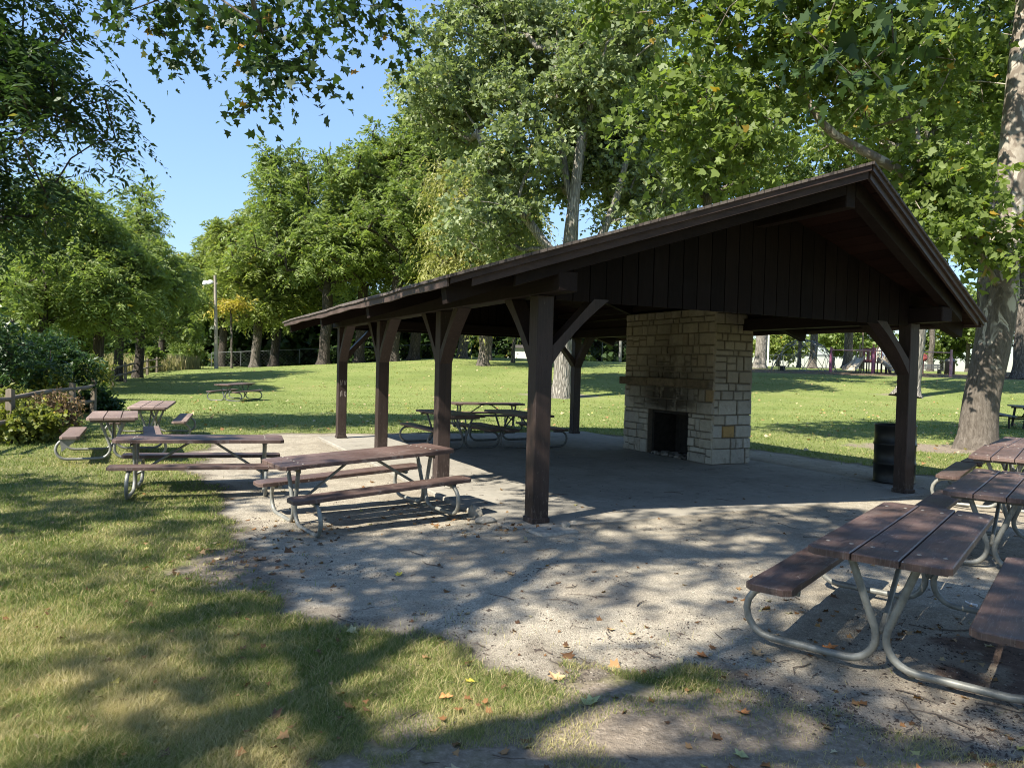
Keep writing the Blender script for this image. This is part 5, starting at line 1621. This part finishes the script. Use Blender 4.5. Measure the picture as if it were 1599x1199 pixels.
chain_fence('chain_link_fence', 'far chain-link fence behind the climbing dome', (gx(1190, 96), 96), (gx(1480, 100), 100), 1.6, 3.0, .4)
# pale low store building behind the backstop
M['palewall'] = plain_mat('pale_painted_wall', (.6, .6, .58), .8, 0, .08)
bx0 = gx(800, 90); t = thing('equipment_shed', 'low white shed behind the chain-link backstop', 'shed', (bx0, 90, zg(bx0, 90)))
m = MB(); m.box(0, 7.5, 0, 3, -.1, 1.35); m.build('wall', M['palewall'], t)
m = MB(); m.hexa([(-.2, -.3, 1.352), (7.7, -.3, 1.352), (7.7, 3.3, 1.352), (-.2, 3.3, 1.352)], [(0, .9, 1.75), (7.5, .9, 1.75), (7.5, 2.1, 1.75), (0, 2.1, 1.75)]); m.build('roof', M['bracket'], t)
# white flag pole / light mast
def mast(px, Y, h, label, r=.07, mt='lampwhite'):
    x = gx(px, Y); m = MB(); m.tube([(0, 0, 0), (0, 0, h * .6), (0, 0, h)], [r, r * .85, r * .6], 10)
    m.tube([(-.5, 0, h - .1), (.5, 0, h - .1)], .04, 6)
    tag(m.build('metal_mast', M[mt], loc=(x, Y, zg(x, Y))), label, 'pole', 'pale masts')
mast(1199, 86, 11, 'white mast right of the fireplace, beside the stout trunk', .11)
mast(968, 82, 11, 'grey mast left of the fireplace, in front of the backstop', .17, 'pipe')

# ------------------------------------------------------------------ playground
M['pink'] = plain_mat('faded_magenta_steel', (.27, .095, .16), .5, 0, .12)
M['pinkpale'] = plain_mat('faded_pink_steel', (.46, .25, .27), .5, 0, .12)
M['maroon'] = plain_mat('maroon_panel', (.16, .045, .05), .5, 0, .15)
M['red'] = plain_mat('faded_red_panel', (.42, .10, .08), .5, 0, .15)
M['beige'] = plain_mat('beige_slide_plastic', (.46, .40, .30), .45, 0, .06)
M['tan'] = plain_mat('tan_steel_posts', (.26, .20, .13), .5, 0, .1)
M['teal'] = plain_mat('teal_plastic', (.04, .28, .26), .45, 0, .1)
M['brownp'] = plain_mat('dark_brown_posts', (.07, .03, .028), .5, 0, .2)
PYD = 64.0
def pg(px, Y=PYD): x = gx(px, Y); return (x, Y, zg(x, Y))
# climbing dome
o = pg(1254, 67); t = thing('climbing_dome', 'pale geodesic wire climbing dome at the left of the playground', 'climbing frame', o)
m = MB(); rD, hD = 2.9, 2.9
prev = None
rings = [(0, 10), (.34, 10), (.62, 10), (.83, 10), (.96, 10)]
def dp(k, i): 
    f = rings[k][0] if k < 5 else 1
    a = 2 * PI * (i + .5 * (k % 2)) / 10
    return (rD * math.cos(f * PI / 2) * math.cos(a), rD * math.cos(f * PI / 2) * math.sin(a), hD * math.sin(f * PI / 2))
for k in range(4):
    for i in range(10):
        p = dp(k, i)
        for q in (dp(k, i + 1), dp(k + 1, i), dp(k + 1, i - 1 if k % 2 == 0 else i + 1)):
            m.tube([p, q], .026, 5, cap=False)
m.build('bar_lattice', M['wire'], t)
# swing set
s0 = pg(1297, 65); s1 = pg(1363, 64.3); s2 = pg(1485, 62.5)
t = thing('swing_set', 'long swing frame with magenta posts and a pale top beam', 'swings', s0)
B0 = Vector(s0)
def rel(p, z=0): return (p[0] - B0.x, p[1] - B0.y, p[2] - B0.z + z)
for p, mt in ((s0, 'pink'), (s1, 'pink'), (s2, 'pinkpale')):
    m = MB(); m.tube([rel(p, -.1), rel(p, 1.7)], .13, 10); m.tube([rel(p, 1.7), rel(p, 2.3)], .085, 10); m.build('post', M[mt], t)
m = MB(); m.tube([rel(s0, 2.02), rel(s1, 2.02), rel(s2, 2.02)], .045, 8); m.build('top_beam', M['pinkpale'], t)
for f in (.22, .38, .6, .72):
    pA = [s1[k] + (s2[k] - s1[k]) * f for k in range(3)]
    m = MB(); c_ = rel(pA)
    for dx in (-.25, .25): m.tube([(c_[0] + dx, c_[1], c_[2] + 2.0), (c_[0] + dx, c_[1], c_[2] + .55)], .012, 4)
    m.box(c_[0] - .27, c_[0] + .27, c_[1] - .1, c_[1] + .1, c_[2] + .5, c_[2] + .55); m.build('swing_seat', M['blacksteel'], t)
# play tower with two slides
o = pg(1358, 66); t = thing('play_tower', 'playground tower with maroon panels, brown posts and two beige slides', 'play structure', o)
sc = 66 / 1137.0
def X(px): return (px - 1358) * sc
for px, h in ((1342, 2.6), (1349, 2.2), (1357, 2.2), (1366, 2.3), (1376, 2.7), (1383, 2.5), (1390, 2.7), (1398, 1.5), (1404, 1.6)):
    for y in (0, 1.5):
        m = MB(); m.tube([(X(px), y, 0), (X(px), y, h)], .06, 8); m.build('post', M['brownp' if px > 1360 else 'tan'], t)
m = MB()
for (a, b_) in ((1345, 1350), (1353, 1355.5), (1358.5, 1367)): m.box(X(a), X(b_), -.08, -.02, 1.22, 2.1)
m.box(X(1345), X(1367), -.075, -.025, 1.0, 1.219); m.box(X(1345), X(1367), -.075, -.025, 2.101, 2.25); m.build('side_panel', M['maroon'], t)
m = MB(); m.box(X(1342), X(1404), -.0, 1.5, .95, 1.05); m.build('deck', M['brownp'], t)
m = MB(); m.box(X(1384), X(1392), .9, .96, 1.3, 2.6); m.build('back_panel', plain_mat('blue_white_panel', (.45, .5, .6), .5), t)
def slide(a, b_, w, name='slide'):
    m = MB(); n = 8
    for i in range(n):
        t0, t1 = i / n, (i + 1) / n
        e = lambda t_: (1 - t_) ** 1.25
        p = [a[k] + (b_[k] - a[k]) * t0 for k in range(2)] + [b_[2] + (a[2] - b_[2]) * e(t0)]
        q = [a[k] + (b_[k] - a[k]) * t1 for k in range(2)] + [b_[2] + (a[2] - b_[2]) * e(t1)]
        d = Vector((b_[0] - a[0], b_[1] - a[1], 0)).normalized(); nn = Vector((-d.y, d.x, 0)) * w
        for (o0, o1, h) in ((-1, 1, .04), (-1.12, -1, .28), (1, 1.12, .28)):
            m.hexa([(p[0] + nn.x * o0, p[1] + nn.y * o0, p[2] - .05), (p[0] + nn.x * o1, p[1] + nn.y * o1, p[2] - .05), (q[0] + nn.x * o1, q[1] + nn.y * o1, q[2] - .05), (q[0] + nn.x * o0, q[1] + nn.y * o0, q[2] - .05)],
                   [(p[0] + nn.x * o0, p[1] + nn.y * o0, p[2] + h), (p[0] + nn.x * o1, p[1] + nn.y * o1, p[2] + h), (q[0] + nn.x * o1, q[1] + nn.y * o1, q[2] + h), (q[0] + nn.x * o0, q[1] + nn.y * o0, q[2] + h)])
    m.build(name, M['beige'], t)
slide((X(1342), -.1, 1.3), (X(1311), -2.2, .22), .32)
slide((X(1345), .5, 1.1), (X(1313), -1.0, .25), .3)
slide((X(1373), -.1, 1.35), (X(1376), -2.6, .25), .30); slide((X(1384), -.1, 1.35), (X(1388), -2.6, .25), .30)
m = MB(); pts = [(X(1370), -.12, 1.0), (X(1370), -.12, 2.0), (X(1373), -.12, 2.45), (X(1384), -.12, 2.45), (X(1388), -.12, 2.0), (X(1388), -.12, 1.0)]
m.tube(pts, .09, 8); m.build('slide_hood', M['beige'], t)
m = MB(); m.tube([(X(1345), -.1, 1.2), (X(1345), -.1, 3.6), (X(1341), -.1, 4.2), (X(1335), -.1, 4.5), (X(1328), -.1, 4.75)], .07, 8); m.build('climbing_pole', M['tan'], t)
# red dinosaur-free spring rider and benches
o = pg(1441, 68); t = thing('spring_rider', 'red round-topped play panel near the right post', 'playground toy', o)
m = MB(); m.tube([(0, 0, 0), (0, 0, 1.2)], .09, 8); m.build('post', M['brownp'], t)
m = MB(); m.lathe([(.01, 1.9), (.3, 1.8), (.4, 1.5), (.3, 1.25), (.01, 1.15)], 14); m.build('red_head', M['red'], t)
def park_bench(px, Y, label, wide, mt, deg=0):
    o = pg(px, Y); t = thing('park_bench', label, 'bench', o, R(deg))
    m = MB()
    for i in range(3): m.box(-wide / 2, wide / 2, -.25 + i * .16, -.11 + i * .16, .42, .46)
    m.build('seat', M[mt], t)
    m = MB()
    for i in range(3): m.box(-wide / 2, wide / 2, .27, .31, .54 + i * .14, .65 + i * .14)
    m.build('backrest', M[mt], t)
    for x in (-wide / 2 + .2, wide / 2 - .2):
        m = MB(); m.box(x - .04, x + .04, -.22, .26, 0, .418); m.box(x - .04, x + .04, .312, .36, 0, .9); m.build('leg', M['blacksteel'], t)
park_bench(1450, 70, 'dark bench behind the magenta swing post', 2.6, 'darktable')
park_bench(1400, 69, 'low bench beside the brown play posts', 1.6, 'brownp')
park_bench(1222, 66, 'pale bench at the foot of the climbing dome', 1.1, 'beige', 70)
o = pg(1483, 70); t = thing('trash_drum', 'dark litter bin behind the magenta swing post', 'trash can', o)
m = MB(); m.lathe([(.42, 0), (.45, .02), (.45, 1.2), (.47, 1.25), (.3, 1.5), (.01, 1.55)], 20); m.build('drum_shell', M['black'], t)
# second play structure right of the sycamore
o = pg(1562, 63); t = thing('play_ramp', 'pink-railed playground ramp right of the mottled trunk', 'play structure', o)
s2c = 63 / 1137.0
for px, h in ((1555, 3.0), (1560, 2.4), (1570, 1.9), (1584, 1.3)):
    m = MB(); m.tube([((px - 1562) * s2c, 0, 0), ((px - 1562) * s2c, 0, h)], .085, 8); m.build('post', M['pinkpale' if px > 1556 else 'pink'], t)
m = MB()
for k in range(3): m.tube([((1556 - 1562) * s2c, 0, 2.2 - .32 * k), ((1570 - 1562) * s2c, 0, 1.75 - .32 * k)], .04, 6)
m.build('railing', M['pinkpale'], t)
m = MB(); m.hexa([((1556 - 1562) * s2c, -.1, 1.0), ((1571 - 1562) * s2c, -.1, .35), ((1571 - 1562) * s2c, .9, .35), ((1556 - 1562) * s2c, .9, 1.0)], [((1556 - 1562) * s2c, -.1, 1.2), ((1571 - 1562) * s2c, -.1, .55), ((1571 - 1562) * s2c, .9, .55), ((1556 - 1562) * s2c, .9, 1.2)]); m.build('ramp', M['beige'], t)
m = MB(); m.box((1571 - 1562) * s2c + .01, (1584 - 1562) * s2c, -.1, .9, .1, .5); m.build('step_platform', M['beige'], t)
m = MB(); m.tube([((1553 - 1562) * s2c, -.2, 0), ((1553 - 1562) * s2c, -.2, .9)], .16, 10); m.build('tunnel_foot', M['teal'], t)

# ------------------------------------------------------------------ sky, sun, camera
w = bpy.data.worlds.new('World'); SC.world = w; w.use_nodes = True
nt = w.node_tree
sky = nt.nodes.new('ShaderNodeTexSky'); sky.sky_type = 'NISHITA'; sky.sun_disc = False
SUN_EL = 45.9; SHX, SHY = .715, .653       # shadow run per metre of height
az_to_sun = math.atan2(-SHX, -SHY)         # clockwise from +Y
sky.sun_elevation = R(SUN_EL); sky.sun_rotation = az_to_sun
sky.air_density = 1.0; sky.dust_density = .15; sky.ozone_density = 2.2; sky.altitude = 900
bg = nt.nodes['Background']; bg.inputs['Strength'].default_value = 1.0
# soft shoulder so that the band near the horizon stays pale blue rather than burning out
NW = NT(nt)
sc_ = NW.n('ShaderNodeVectorMath', operation='SCALE'); sc_.inputs['Scale'].default_value = .205; NW.l(sky.outputs['Color'], sc_.inputs[0])
bw = NW.n('ShaderNodeRGBToBW'); NW.l(sc_.outputs[0], bw.inputs[0])
dv = NW.math('DIVIDE', 1.0, NW.math('ADD', 1.0, NW.math('MULTIPLY', bw.outputs[0], 1.7)))
s2_ = NW.n('ShaderNodeVectorMath', operation='SCALE'); NW.l(sc_.outputs[0], s2_.inputs[0]); NW.l(dv, s2_.inputs['Scale'])
nt.links.new(s2_.outputs[0], bg.inputs['Color'])
sun = bpy.data.lights.new('sun', 'SUN'); sun.energy = 5.0; sun.angle = R(.53); sun.color = (1, .94, .83)
so = bpy.data.objects.new('sun', sun); COL.objects.link(so)
so.rotation_euler = Vector((SHX, SHY, -1)).to_track_quat('-Z', 'Y').to_euler()
so.location = (-20, -20, 30)
cam = bpy.data.cameras.new('camera'); co = bpy.data.objects.new('camera', cam); COL.objects.link(co)
cam.sensor_width = 36; cam.lens = FPX / 1599 * 36; cam.clip_end = 3000; cam.clip_start = .05
fw = Vector((0, math.cos(PITCH), -math.sin(PITCH))); u0 = Vector((0, math.sin(PITCH), math.cos(PITCH))); r0_ = Vector((1, 0, 0))
cr = r0_ * math.cos(ROLL) + u0 * math.sin(ROLL); cu = u0 * math.cos(ROLL) - r0_ * math.sin(ROLL)
mt_ = Matrix((cr, cu, -fw)).transposed().to_4x4(); mt_.translation = Vector((0, 0, CAMH))
co.matrix_world = mt_
SC.camera = co
vs = SC.view_settings
vs.view_transform = 'Standard'; vs.look = 'None'; vs.gamma = 1.0; vs.exposure = 1.3
cy = SC.cycles
cy.max_bounces = 8; cy.diffuse_bounces = 4; cy.glossy_bounces = 3; cy.transmission_bounces = 4; cy.transparent_max_bounces = 8
cy.filter_width = 1.05; cy.use_denoising = True; cy.sample_clamp_indirect = 6.0
